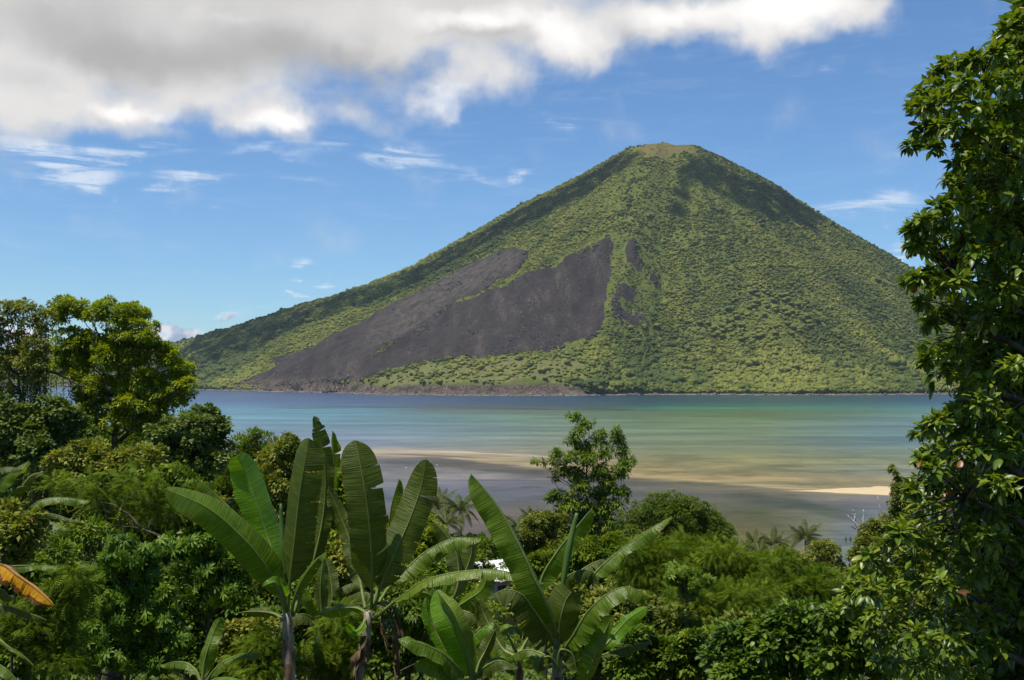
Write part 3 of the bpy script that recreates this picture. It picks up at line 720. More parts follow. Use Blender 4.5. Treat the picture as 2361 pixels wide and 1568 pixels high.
def limb(acc, a, b, r0, r1, rng, bend=.12, n=7, k=6):
    a, b = np.asarray(a, float), np.asarray(b, float); L = np.linalg.norm(b-a)
    t = np.linspace(0, 1, n)[:, None]; P = a+(b-a)*t
    P = P+np.sin(t*math.pi)*rng.normal(size=3)*bend*L+np.sin(t*2*math.pi)*rng.normal(size=3)*bend*.5*L
    P[:, 2] += (np.sin(t*math.pi)*.08*L)[:, 0]
    tube(acc, P, np.linspace(r0, r1, n), k, rng.uniform(.3, .7))
def tree(name, label, cat, D, lobes, m, tpl, leaf, cr, seed, group=None, trunk=None, tr=.16, bark=None, depth=1., vines=0, twig=True, extra=None, **kw):
    rng = np.random.default_rng(seed)
    W = []
    for px, py, r in lobes:
        rw = r*D/F; dd = rng.uniform(-1, 1)*rw*depth
        p = at(px, py, D+dd); W.append([*p, rw*(D+dd)/D])
    W = np.array(W); cx = W[:, 0].mean() if trunk is None else at(trunk, 1000, D)[0]
    gz = float(ground_z(cx, D)); gz = min(gz, W[:, 2].min()-.5)
    base = np.array([cx, D, gz])
    acc = Acc(); tw = crown(acc, W, rng, tpl, leaf, cr, **kw)
    wd = Acc(); top = W[:, 2].max(); H = top-gz
    hub = np.array([W[:, 0].mean()*.6+cx*.4, D, gz+H*.42])
    n = 9; t = np.linspace(0, 1, n)[:, None]
    up = np.array([W[:, 0].mean(), W[:, 1].mean(), gz+H*.86])
    P = base+(hub-base)*np.minimum(t*2, 1)+(up-hub)*np.maximum(t*2-1, 0)
    P[1:] += rng.normal(size=(n-1, 3))*H*.012
    tube(wd, P, tr*(1-.8*t[:, 0])*(1+.5*np.exp(-t[:, 0]*14)), 9, .5, rough=.06, rng=rng)
    for x, y, z, r in W:
        za = z-.5*r-.55*math.hypot(x-P[5][0], y-P[5][1]); i = float(np.clip(np.interp(za, P[:, 2], np.arange(n)), 1.2, n-1.01)); f = i/(n-1); a = P[int(i)]+(P[min(int(i)+1, n-1)]-P[int(i)])*(i-int(i))
        limb(wd, a, [x, y, z-r*.35], tr*(.32-.2*f)+.01, max(.010, tr*.05), rng)
    if twig:
        for li, q in tw:
            c = W[li, :3]-[0, 0, W[li, 3]*.3]
            limb(wd, c, q, max(.006, tr*.04), .004, rng, .1, 4, 4)
    for _ in range(vines):      # hanging vines under the crown
        x, y, z, r = W[rng.integers(len(W))]; ln = rng.uniform(.2, .45)*H; a = np.array([x+rng.normal()*r*.6, y+rng.normal()*r*.6, z-r*.3])
        pz = np.stack([a+[math.sin(s*5+_)*.08, 0, -ln*s] for s in np.linspace(0, 1, 7)]); tube(wd, pz, .02, 4, .5)
        k = int(ln*45); s = rng.random(k); pos = a+np.stack([rng.normal(size=k)*.12, rng.normal(size=k)*.12, -ln*s], 1)
        scatter(acc, tpl, pos, rng.normal(size=(k, 3))*.6+[0, 0, -.8], rng.normal(size=(k, 3))+[0, -.5, .8], leaf*rng.uniform(.6, 1, k), np.clip(.35+.12*rng.normal(size=k), 0, .9))
    if extra: extra(wd, acc, rng, W, P)
    root = thing(name, label, cat, base, group)
    link('crown', acc.mesh('crown', m, base), root); link('trunk', wd.mesh('trunk', bark or M_bark, base, True), root)
    return root
def shrub(name, label, D, lobes, m, tpl, leaf, cr, seed, **kw):
    return tree(name, label, kw.pop('cat', 'shrub'), D, lobes, m, tpl, leaf, cr, seed, tr=kw.pop('tr', .05), **kw)
r1 = lambda L: [R1(*p) for p in L]; r2 = lambda L: [R2(*p) for p in L]; r4 = lambda L: [R4(*p) for p in L]
r3 = lambda L: [R3(*p) for p in L]; r5 = lambda L: [R5(*p) for p in L]; r6 = lambda L: [R6(*p) for p in L]; r7 = lambda L: [R7(*p) for p in L]

# --- left side, beyond the bananas
tree('vine_covered_tree', 'tall yellow-green tree smothered in climbing vines, rising above the sea on the left', 'tree', 60, r1([
    (500,260,85),(460,330,60),(640,290,85),(800,300,80),(950,340,100),(1070,330,85),(1120,470,95),(1000,470,100),(1170,550,60),(600,520,100),(520,590,95),(750,560,110),(640,640,95),(880,560,100),
    (900,690,115),(1080,650,110),(480,690,75),(600,770,90),(1300,600,65),(1350,690,85),(1420,770,85),(1440,880,75),(1430,980,60),(1300,900,95),(1140,840,100),(950,890,105),(750,900,100),(650,950,70),
    (830,1010,90),(1060,1020,110),(1230,1010,100),(720,1060,75),(930,1130,95),(1080,1170,100),(1200,1120,90),(760,1160,60),(850,220,40)]),
    M_vine, T_simple, .19, .5, 11, trunk=268, tr=.42, vines=34, depth=1.1, lai=1.25, base=.56, spread=.20, fill=.35)
def left_limbs(wd, acc, rng, W, P):
    for a, b, r in (((180,1100),(205,830),.22), ((205,830),(300,560),.12), ((205,830),(110,600),.12), ((300,760),(640,880),.10), ((110,640),(20,620),.08), ((205,850),(60,740),.10), ((110,600),(140,360),.06), ((300,560),(360,400),.05)):
        limb(wd, at(*R1(*a), 55), at(*R1(*b), 55), r, r*.5, rng, .05)
tree('broadleaf_tree', 'thin-leaved tree with bare forked limbs at the left edge, left of the vine-covered tree', 'tree', 55, r1([
    (50,280,60),(130,270,60),(210,260,60),(290,310,60),(370,350,55),(240,390,60),(60,370,60),(340,430,55),(20,500,55),(170,540,80),(290,560,80),(130,650,80),(250,690,80),(330,620,50),
    (20,790,70),(60,930,70),(270,800,65),(290,900,45),(10,640,50),(-60,400,80),(-80,560,90),(-60,760,90)]),
    M_olive, T_simple, .18, .5, 12, trunk=R1(160,0)[0], tr=.26, vines=22, lai=.75, fill=.12, base=.62, extra=left_limbs)
tree('grey_green_tree', 'bushy tree with rounded grey-green leaves standing against the water beside the vine-covered tree', 'tree', 44, r1([
    (1650,1110,60),(1560,1130,75),(1720,1180,60),(1480,1190,85),(1600,1250,110),(1700,1320,85),(1380,1230,100),(1270,1280,95),(1400,1360,120),(1550,1400,120),(1660,1460,100),(1500,1520,110),(1350,1500,110),(1780,1210,28),(1640,1060,30)]),
    M_grey, T_round, .20, .45, 13, tr=.22, lai=1.2, base=.52, spread=.2)
tree('round_leaved_tree', 'dark round-leaved tree tangled in vines at the foot of the left edge tree', 'tree', 47, r1([
    (390,1030,70),(480,1070,80),(570,1160,90),(250,1130,95),(120,1160,110),(40,1060,80),(340,1220,120),(470,1290,100),(200,1290,120),(30,1300,120),(640,1260,80),(300,1420,120),(120,1430,110),(-90,1150,120)]),
    M_grey, T_round, .22, .5, 14, tr=.22, lai=1.2, base=.40, vines=6)
tree('reddish_leaved_tree', 'low yellow-green tree with a few reddish leaves under the vine-covered tree', 'tree', 41, r1([
    (560,1430,100),(700,1400,100),(830,1440,95),(960,1480,100),(1100,1450,100),(1200,1480,110),(640,1520,110),(900,1560,120),(480,1520,100),(1080,1560,120)]),
    M_olive, T_simple, .20, .45, 15, tr=.16, lai=1.2, base=.58)
tree('bamboo_thicket_tree', 'thin feathery tree with upright wispy tops seen against the shallows', 'tree', 58, [
    (560,1035,26),(548,1060,30),(585,1010,16),(600,1030,28),(636,1050,30),(668,1035,26),(690,1050,24),(590,1075,40),(650,1085,42),(545,1100,40),(610,1120,45),(690,1100,30)],
    M_feather, T_narrow, .26, .5, 16, tr=.12, lai=1.0, base=.6, droop=-.3)
tree('olive_tree', 'bushy olive-green tree right of the wispy tree, behind the tall banana leaves', 'tree', 50, [
    (640,1060,30),(665,1040,28),(690,1065,30),(655,1110,45),(700,1120,40),(620,1150,45),(680,1170,50),(735,1100,30),(730,1160,45),(770,1110,30),(780,1090,22),(790,1130,30),(760,1180,50),(700,1230,50),(640,1220,50)],
    M_olive, T_simple, .19, .42, 17, tr=.16, lai=1.2, base=.55)
tree('bright_green_tree', 'small bright green tree showing between the tallest bananas', 'tree', 36, [
    (780,1090,18),(800,1100,16),(770,1130,28),(800,1150,30),(760,1180,30),(790,1210,35),(830,1230,36),(750,1250,36),(800,1270,36)],
    M_vine, T_simple, .17, .35, 18, tr=.1, lai=1.3, base=.5)
def thorn_limbs(wd, acc, rng, W, P):
    for a, b, r in (((1280,520),(1080,410),.06),((1080,410),(900,270),.045),((900,270),(760,200),.03),((1130,420),(1160,340),.03),((1080,410),(930,400),.03),((820,740),(700,600),.03),((930,290),(960,200),.02)):
        limb(wd, at(*R2(*a), 29.4), at(*R2(*b), 29.4), r, r*.5, rng, .05)
tree('spreading_tree', 'spreading tree with a crooked dark branch in the left middle of the slope', 'tree', 30, r2([
    (760,130,90),(900,80,90),(1050,60,90),(640,60,90),(1150,120,80),(850,230,80),(1000,190,80),(1180,250,80),(700,250,70),(1300,330,70),(560,140,70),(1100,330,60),(950,350,60),(440,100,80)]),
    M_feather, T_spray, .36, .42, 19, tr=.16, lai=.7, fill=.15, base=.55, extra=thorn_limbs)
tree('leafy_tree', 'leafy green tree behind the leftmost tall banana leaf', 'tree', 33, r2([
    (1250,60,80),(1350,30,80),(1450,110,80),(1300,180,90),(1420,230,90),(1540,330,90),(1560,180,70),(1400,360,90),(1600,450,80),(1500,480,80)]),
    M_mid, T_whorl2, .24, .4, 20, tr=.14, lai=.9, base=.58)
tree('leafy_tree', 'leafy green tree in the dip below the crooked branch, left of the palmate bush', 'tree', 27, r2([
    (560,480,90),(680,450,90),(800,500,70),(480,560,90),(620,600,90),(380,480,80),(420,640,80),(300,560,80),(730,610,70)]),
    M_mid, T_narrow, .22, .4, 21, tr=.12, lai=1.3, base=.55)
# palmate bushes nearer
tree('palmate_leaved_tree', 'bush of large glossy hand-shaped leaves in the lower left foreground', 'tree', 17, r2([
    (930,560,90),(1010,640,90),(880,680,90),(1130,640,70),(800,800,90),(950,800,100),(1100,780,80),(700,900,80),(860,960,90),(1020,930,90),(1180,930,80),(1280,900,50),(1150,1080,90),(1300,1120,80),(980,1100,100),
    (820,1100,90),(700,1220,90),(880,1230,90),(1040,1240,90),(1200,1300,90),(1380,1290,80),(760,1370,90),(900,1430,100),(1080,1430,90),(650,1440,80),(1250,1440,80)]),
    M_palmate, T_whorl, .135, .28, 22, tr=.07, lai=2.2, fill=.5, base=.5, area=3.2, depth=1.2, up=1.1, droop=.1)
tree('palmate_leaved_tree', 'dark tree with star-like leaf clusters left of the tallest banana stem', 'tree', 22, r2([
    (1290,560,80),(1400,590,90),(1530,560,90),(1620,520,70),(1480,660,90),(1650,680,90),(1760,700,80),(1580,780,90),(1720,830,90),(1400,720,80),(1830,800,70),(1640,930,90),(1790,930,80),(1500,870,80),(1860,900,60),(1450,1000,80),(1560,1050,80)]),
    M_palmate, T_whorl, .17, .32, 23, tr=.10, lai=1.7, fill=.4, base=.52, area=3.2, up=1.1, droop=.1)
shrub('ferny_shrub', 'ferny fine-leaved shrub at the left edge below the orange banana leaf', 13, r2([
    (560,760,80),(620,860,90),(450,830,80),(520,960,90),(300,1000,80),(420,1080,90),(560,1120,90),(230,1150,90),(350,1250,90),(500,1280,90),(150,1300,90),(440,1400,90),(300,1430,90),(550,1470,80),(80,1080,90),(30,1200,90)]),
    M_feather, T_spray, .17, .22, 24, lai=1.0, fill=.4, base=.45)
shrub('leafy_shrub', 'leafy yellow-green shrub at the left edge above the orange banana leaf', 19, r2([
    (60,400,90),(160,440,90),(40,520,90),(180,560,80),(260,480,60),(90,640,80),(-60,500,100),(60,300,80),(240,350,70)]),
    M_olive, T_simple, .14, .25, 25, lai=1.4, base=.55)
# --- under and behind the bananas, middle
shrub('bright_shrub', 'sunlit yellow-green shrub between the two tall banana stems', 23, r3([
    (1040,870,60),(1090,930,60),(1000,980,60),(1120,1010,60),(1060,1080,60),(880,830,50),(950,800,40),(1150,870,50)]), M_olive, T_simple, .13, .22, 26, lai=1.5, base=.66)
shrub('feathery_shrub', 'feathery green shrub at the foot of the tallest banana', 15.8, r3([
    (560,1430,80),(640,1370,70),(620,1500,90),(700,1480,70),(520,1540,80),(860,1470,60),(720,1400,50)]), M_feather, T_spray, .16, .2, 27, lai=1.2, base=.6, fill=.4)
shrub('feathery_shrub', 'feathery green shrub between the two tall banana stems', 16.4, r3([
    (1080,1230,70),(1000,1330,70),(1100,1330,80),(1020,1440,80),(1110,1450,80),(940,1500,80),(1060,1550,90),(1150,1260,60)]), M_feather, T_spray, .16, .2, 28, lai=1.2, base=.6, fill=.4)
shrub('sunlit_shrub', 'pale sunlit shrub in the gap left of the tallest banana stem', 21, r3([
    (440,1310,50),(480,1370,60),(420,1420,50),(520,1290,40),(600,1300,60),(680,1290,50)]), M_olive, T_simple, .12, .2, 29, lai=1.3, base=.7)
shrub('dense_shrub', 'dense dark shrub low behind the middle bananas', 20, r3([
    (1400,1100,80),(1460,1030,60),(1500,1180,80),(1380,1230,80),(1500,1320,90),(1600,1100,70),(1650,1200,80),(1700,1330,90)]), M_mid, T_narrow, .15, .25, 30, lai=1.4, base=.4)
tree('broad_tree', 'yellow-green tree just left of the white roof', 'tree', 62, r4([
    (20,700,40),(60,760,50),(30,820,50),(120,830,50),(100,900,50),(180,880,40),(20,900,60),(240,850,34),(180,930,36),(305,862,13),(335,905,10),(360,960,30),(300,960,30),(440,930,14),(-60,800,60),(-40,900,60),(130,980,60),(250,930,20)]), M_vine, T_simple, .2, .4, 31, tr=.12, lai=1.3, base=.45)
# --- centre
tree('tall_tree', 'tall slender tree with feathery tiers rising in the centre in front of the sandbank', 'tree', 70, r4([
    (825,100,22),(850,92,16),(900,140,32),(860,190,29),(830,235,32),(870,280,44),(975,205,24),(1000,190,16),(960,240,29),(735,300,29),(720,350,21),(660,350,14),(615,345,11),(800,330,36),(900,340,48),(1000,300,40),(1065,175,21),(1080,225,32),(1100,290,36),(1120,360,36),(1165,330,16),(1090,410,40),
    (770,400,40),(850,420,40),(960,410,48),(730,440,18),(1020,470,40),(880,490,48),(980,530,48),(1080,510,40),(1125,520,21),(740,545,37),(690,555,19),(820,580,48),(900,600,48),(1010,610,48),(1080,590,36),(770,620,36),(930,680,64),(1030,690,48),(860,690,48),(950,780,64),(1060,760,48),(860,790,48)]),
    M_mid, T_narrow, .34, .42, 40, tr=.2, lai=1.75, fill=.4, base=.5, spread=.22, depth=1.2, droop=.6)
tree('mango_tree', 'large round-topped dark green tree with a dense dome, right of the tall centre tree', 'tree', 88, r5([
    (215,510,75),(290,505,70),(380,525,75),(130,560,85),(230,590,100),(350,600,110),(450,590,95),(530,630,80),(590,680,70),(60,620,80),(480,690,100),(620,750,60),(380,720,120),(560,770,90),(200,700,120),(80,720,110),(0,680,90),(460,800,110),(300,800,110)]),
    M_mango, T_narrow, .30, .62, 41, ragged=.02, tr=.35, lai=1.5, base=.48, spread=.14, flat=.9, depth=.8, fill=.4)
tree('brown_tinged_tree', 'scrubby tree with brownish twigs left of the tall centre tree', 'tree', 66, r4([
    (600,720,60),(660,700,60),(720,720,60),(760,690,45),(580,790,60),(680,790,70),(770,780,60),(620,860,70),(720,860,60),(800,850,60),(560,850,50)]), M_olive, T_simple, .2, .45, 42, tr=.14, lai=1.2, base=.42)
tree('yellow_green_tree', 'yellow-green tree below the tall centre tree, behind the fanned banana leaves', 'tree', 55, r4([
    (860,840,70),(960,860,70),(1060,840,70),(760,920,60),(880,930,70),(1000,940,70),(1100,920,80),(640,930,60),(700,1000,70),(820,1020,70),(930,1020,80)]), M_feather, T_simple, .2, .42, 43, tr=.14, lai=1.3, base=.62)
F5 = dict(tr=.16, lai=.95, fill=.28)
tree('feathery_tree', 'feathery tree below the round-topped tree, behind the right-hand banana leaf', 'tree', 50, r5([
    (40,810,90),(150,800,90),(250,780,90),(350,790,90),(90,900,100),(200,900,100),(310,890,100),(420,860,90),(10,960,90),(480,780,70),(130,1010,90)]), M_feather, T_spray, .42, .5, 44, base=.55, **F5)
tree('feathery_tree', 'feathery tree in front of the coconut palms, right of the round-topped tree', 'tree', 45, r5([
    (560,800,80),(640,800,70),(700,860,70),(580,890,90),(680,950,90),(790,900,70),(500,900,80),(600,1000,100),(860,860,60),(880,940,80),(770,1010,90)]), M_feather, T_spray, .40, .48, 45, base=.62, **F5)
tree('feathery_tree', 'broad feathery tree in the middle of the right-hand slope', 'tree', 36, r5([
    (300,1120,100),(200,1180,90),(400,1080,90),(500,1100,100),(620,1100,100),(720,1110,100),(560,1200,110),(420,1220,110),(680,1210,100),(300,1260,100),(180,1300,100),(820,1160,90),(850,1060,90)]), M_feather, T_spray, .36, .42, 46, base=.5, **F5)
tree('feathery_tree', 'feathery tree near the large glossy tree on the right', 'tree', 40, r5([
    (960,860,70),(1000,940,80),(1060,1000,90),(950,1030,90),(1150,930,60),(1230,960,70),(1180,1050,90),(1080,1110,90),(1280,1080,90),(1380,1010,80),(1250,1170,90)]), M_feather, T_spray, .38, .45, 47, base=.48, **F5)
tree('pale_twigged_tree', 'small olive tree with pale bare twigs just right of the lone coconut palm', 'tree', 75, r5([
    (1180,790,55),(1240,760,40),(1280,790,45),(1200,850,60),(1270,870,60),(1130,860,55),(1300,900,50),(1090,920,60),(1180,930,60),(960,790,40),(1000,800,40),(1060,830,40)]),
    M_olive, T_simple, .22, .45, 48, ragged=0, tr=.16, bark=M_bark2, lai=.9, fill=.1, base=.55)
tree('shore_tree', 'olive tree on the shore just right of the wading people', 'tree', 72, r5([
    (1460,705,32),(1485,655,36),(1530,630,40),(1600,590,34),(1550,680,50),(1470,740,50),(1400,810,30),(1425,805,46),(1620,650,50),(1560,740,60),(1520,800,60)]),
    M_olive, T_simple, .22, .4, 49, ragged=0, tr=.16, bark=M_bark2, lai=1., fill=.2, base=.5)
tree('narrow_tree', 'narrow upright tree in front of the sandbar, beside the large glossy tree', 'tree', 64, r5([
    (1645,262,14),(1640,285,16),(1668,310,14),(1690,350,26),(1675,400,34),(1710,430,36),(1670,470,36),(1700,520,40),(1660,540,30),(1690,590,50),(1740,500,50),(1740,600,50),(1700,660,50)]),
    M_olive, T_simple, .2, .42, 50, tr=.13, lai=1.1, base=.45)
shrub('palmate_leaved_tree', 'small tree with pale star-like leaf clusters among the feathery trees on the right', 30, r5([
    (300,900,34),(360,910,34),(410,930,30),(290,950,40),(350,970,40),(420,990,40),(390,1040,36),(500,960,24)]), M_palmate, T_whorl, .17, .25, 51, cat='tree', lai=2., area=3.2, base=.75, up=1.1, droop=.1)
tree('dark_glossy_tree', 'dark glossy-leaved tree along the bottom right, between the bananas and the large tree', 'tree', 21, r5([
    (700,1340,110),(820,1290,100),(940,1260,90),(1030,1190,80),(1120,1200,90),(620,1430,110),(760,1440,120),(900,1380,110),(1040,1340,110),(1160,1330,100),(960,1490,110),(1120,1470,110),(800,1550,110),(640,1540,110),(1240,1420,100),(1260,1280,90)]),
    M_dark, T_wide, .15, .3, 52, tr=.09, lai=1.7, base=.55, spread=.2, area=1.2)
tree('dark_glossy_tree', 'dark small-leaved tree below the right-hand banana fan', 'tree', 24, r5([
    (430,1370,90),(520,1350,80),(350,1430,90),(470,1470,100),(560,1490,90),(250,1400,80),(280,1500,90),(150,1430,90),(120,1540,90),(400,1560,90),(60,1350,90),(20,1480,90)]),
    M_mid, T_simple, .15, .3, 53, tr=.09, lai=1.6, base=.42, spread=.2)
tree('yellow_leaved_shrub', 'leafy bush with yellowish young leaves at the foot of the large glossy tree', 'shrub', 15, r5([
    (1280,1180,80),(1380,1130,80),(1420,1230,90),(1340,1290,90),(1300,1400,90),(1450,1350,100),(1400,1480,100),(1540,1420,100),(1560,1530,90),(1260,1520,90)]),
    M_mid, T_wide, .115, .22, 54, tr=.06, lai=1.6, base=.42, area=1.2)

# --- thickets behind, closing the view to the ground
tree('thicket_tree', 'dark leafy thicket behind the ferny shrub and palmate bush at lower left', 'tree', 24, r2([
    (60,760,110),(220,740,100),(120,900,120),(300,880,110),(450,760,100),(60,1060,120),(240,1050,120),(420,960,120),(80,1220,120),(300,1220,130),(520,1180,130),(150,1400,130),(360,1400,130),(560,1400,130),(640,1020,110),(60,1520,130),(-60,900,120),(740,1200,120),(500,620,80)]),
    M_mid, T_simple, .16, .35, 70, tr=.1, lai=1.3, base=.45, fill=.4, twig=False)
tree('thicket_tree', 'dark leafy thicket behind the star-leaved tree left of the tallest banana stem', 'tree', 27, r2([
    (1000,760,110),(1180,820,120),(1380,840,120),(1560,860,120),(1740,900,110),(1100,980,130),(1300,1020,130),(1500,1100,130),(1700,1080,130),(1850,1040,110),(1150,1200,140),(1400,1280,140),(1620,1280,140),(1850,1250,130),(1250,1430,140),(1500,1450,140),(1750,1450,140),(1950,1400,130)]),
    M_mid, T_simple, .17, .35, 71, tr=.1, lai=1.3, base=.38, fill=.4, twig=False)
tree('thicket_tree', 'dark leafy thicket behind the two tall banana plants and the bright-leaved one', 'tree', 26, r3([
    (900,1000,90),(1000,1100,100),(1100,1150,90),(850,1150,90),(900,1300,110),(1060,1300,110),(1220,1250,100),(1360,1150,100),(1480,1060,90),(1600,1000,90),(1400,1320,110),(1560,1220,100),(1700,1120,90),(1300,1450,110),(1500,1450,110),(1700,1350,110),(1100,1480,120),(900,1480,120),(700,1300,100),(1860,1250,100),(1860,1420,110)]),
    M_mid, T_simple, .17, .35, 72, tr=.1, lai=1.3, base=.45, fill=.4, twig=False)
tree('thicket_tree', 'leafy thicket behind the wide fan of banana leaves and under the feathery trees', 'tree', 31, r5([
    (-300,1180,120),(-160,1150,120),(-20,1180,120),(120,1200,120),(260,1250,110),(-250,1320,130),(-80,1320,130),(80,1350,130),(-200,1470,140),(0,1480,140),(400,1330,110),(560,1330,100),(700,1260,90),(-380,1050,90),(-400,1200,110)]),
    M_olive, T_simple, .19, .4, 73, tr=.12, lai=1.3, base=.35, fill=.4, twig=False)

# --- the large tree at the right edge
near = r6([(990,110,38),(1040,90,40),(960,145,34),(935,190,24),(1010,200,34),(1060,160,50),(680,300,34),(640,350,34),(740,300,36),(800,290,36),(870,280,36),(900,250,30),(930,290,40),(990,300,50),(600,420,40),(560,450,34),(545,500,28),(620,490,40),(690,420,50),(760,400,50),(840,400,60),(920,390,60),(1010,400,70),
    (560,600,26),(600,570,26),(520,670,26),(560,650,26),(620,640,30),(650,590,36),(700,520,50),(720,590,40),(790,500,60),(880,520,60),(980,520,70),(620,690,16),(760,690,34),(800,620,34),(860,620,50),(960,640,70),(740,760,34),(790,720,40),(850,740,50),(940,760,70),(1040,740,80),
    (700,840,34),(760,830,44),(830,850,50),(920,880,70),(1020,880,70),(640,960,34),(700,930,44),(770,940,54),(860,960,60),(960,1000,70),(570,1010,24),(540,1050,28),(510,1070,16),(600,1060,40),(680,1030,50),(520,1140,22),(560,1130,30),(620,1150,44),(700,1120,54),(790,1090,60),(880,1090,60),(980,1130,70),
    (640,1230,36),(700,1220,50),(790,1200,60),(880,1220,60),(980,1250,70),(500,1310,20),(545,1290,24),(580,1270,26),(640,1300,40),(560,1400,18),(620,1350,24),(720,1310,56),(820,1330,64),(920,1340,70),(1020,1370,80),(640,1460,40),(600,1490,24),(700,1430,54),(790,1450,66),(900,1480,80)])
near += r7([(580,100,24),(640,70,40),(720,60,60),(700,150,36),(800,120,60),(780,220,60),(900,200,80),(1000,150,70),(830,300,60),(760,300,40),(720,350,40),(640,380,30),(560,430,28),(600,400,34),(680,430,50),(780,400,60),(880,380,70),(990,380,80),(640,500,44),(590,530,30),(560,560,20),(700,520,60),(800,520,66),(900,520,70),(1000,520,80),
    (620,600,40),(560,660,34),(520,700,20),(640,680,54),(740,640,60),(840,660,66),(940,680,70),(520,820,40),(560,780,40),(600,740,40),(680,780,60),(780,780,66),(880,800,66),(980,820,70),(460,900,40),(500,880,40),(400,940,36),(370,980,34),(320,1000,30),(560,900,60),(660,880,60),(760,900,66),(860,920,66),(960,950,80),
    (290,1060,34),(350,1070,44),(430,1020,50),(530,1010,60),(640,1000,64),(740,1020,66),(850,1060,66),(960,1090,80),(260,1130,36),(230,1170,30),(330,1160,56),(430,1140,60),(540,1140,64),(660,1140,66),(780,1170,66),(250,1230,40),(350,1270,56),(460,1270,60),(580,1260,64),(700,1270,66),(830,1300,70),
    (320,1370,50),(430,1390,60),(560,1390,66),(680,1400,66),(800,1420,70),(400,1490,60),(520,1510,66),(640,1520,66),(760,1530,66),(900,1440,60),(1000,1250,80),(1040,1040,80)])
near = [p for p in near if p[0] < 2440]
rg = np.random.default_rng(77)
back = [(2330+rg.uniform(-60, 60), y, 95) for y in range(330, 1600, 70)]+[(2275+rg.uniform(-20, 20), y, 70) for y in range(1080, 1600, 90)]+[(2490, y, 110) for y in range(180, 1600, 110)]+[(2620, y, 140) for y in range(0, 1600, 160)]
def near_tree():
    D = 10.0; rng = np.random.default_rng(60); W = []
    for px, py, r in near:
        dd = rng.uniform(-.9, .9); p = at(px, py, D+dd); W.append([*p, r*.80*(D+dd)/F])
    B = []
    for px, py, r in back:
        dd = rng.uniform(1.2, 2.2); p = at(px, py, D+dd); B.append([*p, r*(D+dd)/F])
    base = np.array([at(2660, 1000, D+.8)[0], D+.8, 0]); base[2] = float(ground_z(base[0], base[1]))
    acc = Acc(); kw = dict(up=.75, droop=.5)
    tw = crown(acc, np.array(W), rng, T_near, .108, .10, lai=1.15, fill=.35, base=.55, spread=.2, area=1.0, **kw)
    for k in range(40):
        s_ = rng.uniform(0, 1); az = rng.uniform(0, 6.28); rr_ = rng.uniform(.5, 1.3); B.append([max(base[0]-.75, base[0]-.6*s_+rr_*math.cos(az)), base[1]+rr_*math.sin(az)+.3, base[2]+3+7.2*s_, rng.uniform(.35, .6)])
    crown(acc, np.array(B), rng, T_near, .16, .25, lai=.9, fill=.25, base=.3, spread=.12, area=1.0, **kw)
    wd = Acc(); P = np.array([base+(np.array([-.6*t, -.3*t, 9.5*t]))+rng.normal(size=3)*.06 for t in np.linspace(0, 1, 12)]); tube(wd, P, np.linspace(.26, .07, 12), 10, .5, rough=.05, rng=rng)
    # a dozen forking boughs; each lobe hangs on the nearest bough
    WA = np.array(W); boughs = []
    for k in range(13):
        zk = WA[:, 2].min()+.2+(WA[:, 2].max()-WA[:, 2].min())*(k+.5)/13; m_ = np.abs(WA[:, 2]-zk) < .5
        tip = WA[m_][:, :3].mean(0)+[.18, .35+.2*rng.normal(), -.05] if m_.any() else P[5]
        i = int(np.clip((zk-1.3-base[2])/9.5*11, 1, 10)); t = np.linspace(0, 1, 9)[:, None]; a = P[i]
        Q_ = a+(tip-a)*t+np.sin(t*math.pi)*rng.normal(size=3)*.10+np.sin(t*2.2*math.pi)*rng.normal(size=3)*.04; Q_[:, 2] += .3*np.sin(t[:, 0]*math.pi)
        tube(wd, Q_, np.linspace(.075, .018, 9), 7, .5, rough=.06, rng=rng); boughs.append(Q_)
    BP = np.concatenate([q[3:] for q in boughs])
    for x, y, z, r in W:
        q = BP[np.argmin(((BP-[x+.3, y, z-.1])**2).sum(1))]; limb(wd, q, [x, y, z], .013, .004, rng, .05, 7, 5)
    for li, q in tw: limb(wd, W[li][:3], q, .006, .003, rng, .1, 4, 4)
    root = thing('glossy_leaved_tree', 'large near tree with glossy drooping leaves filling the right edge', 'tree', base)
    link('crown', acc.mesh('crown', M_big, base), root); link('trunk', wd.mesh('trunk', M_bark, base, True), root)
near_tree()
print('leaves', LEAFN[0])

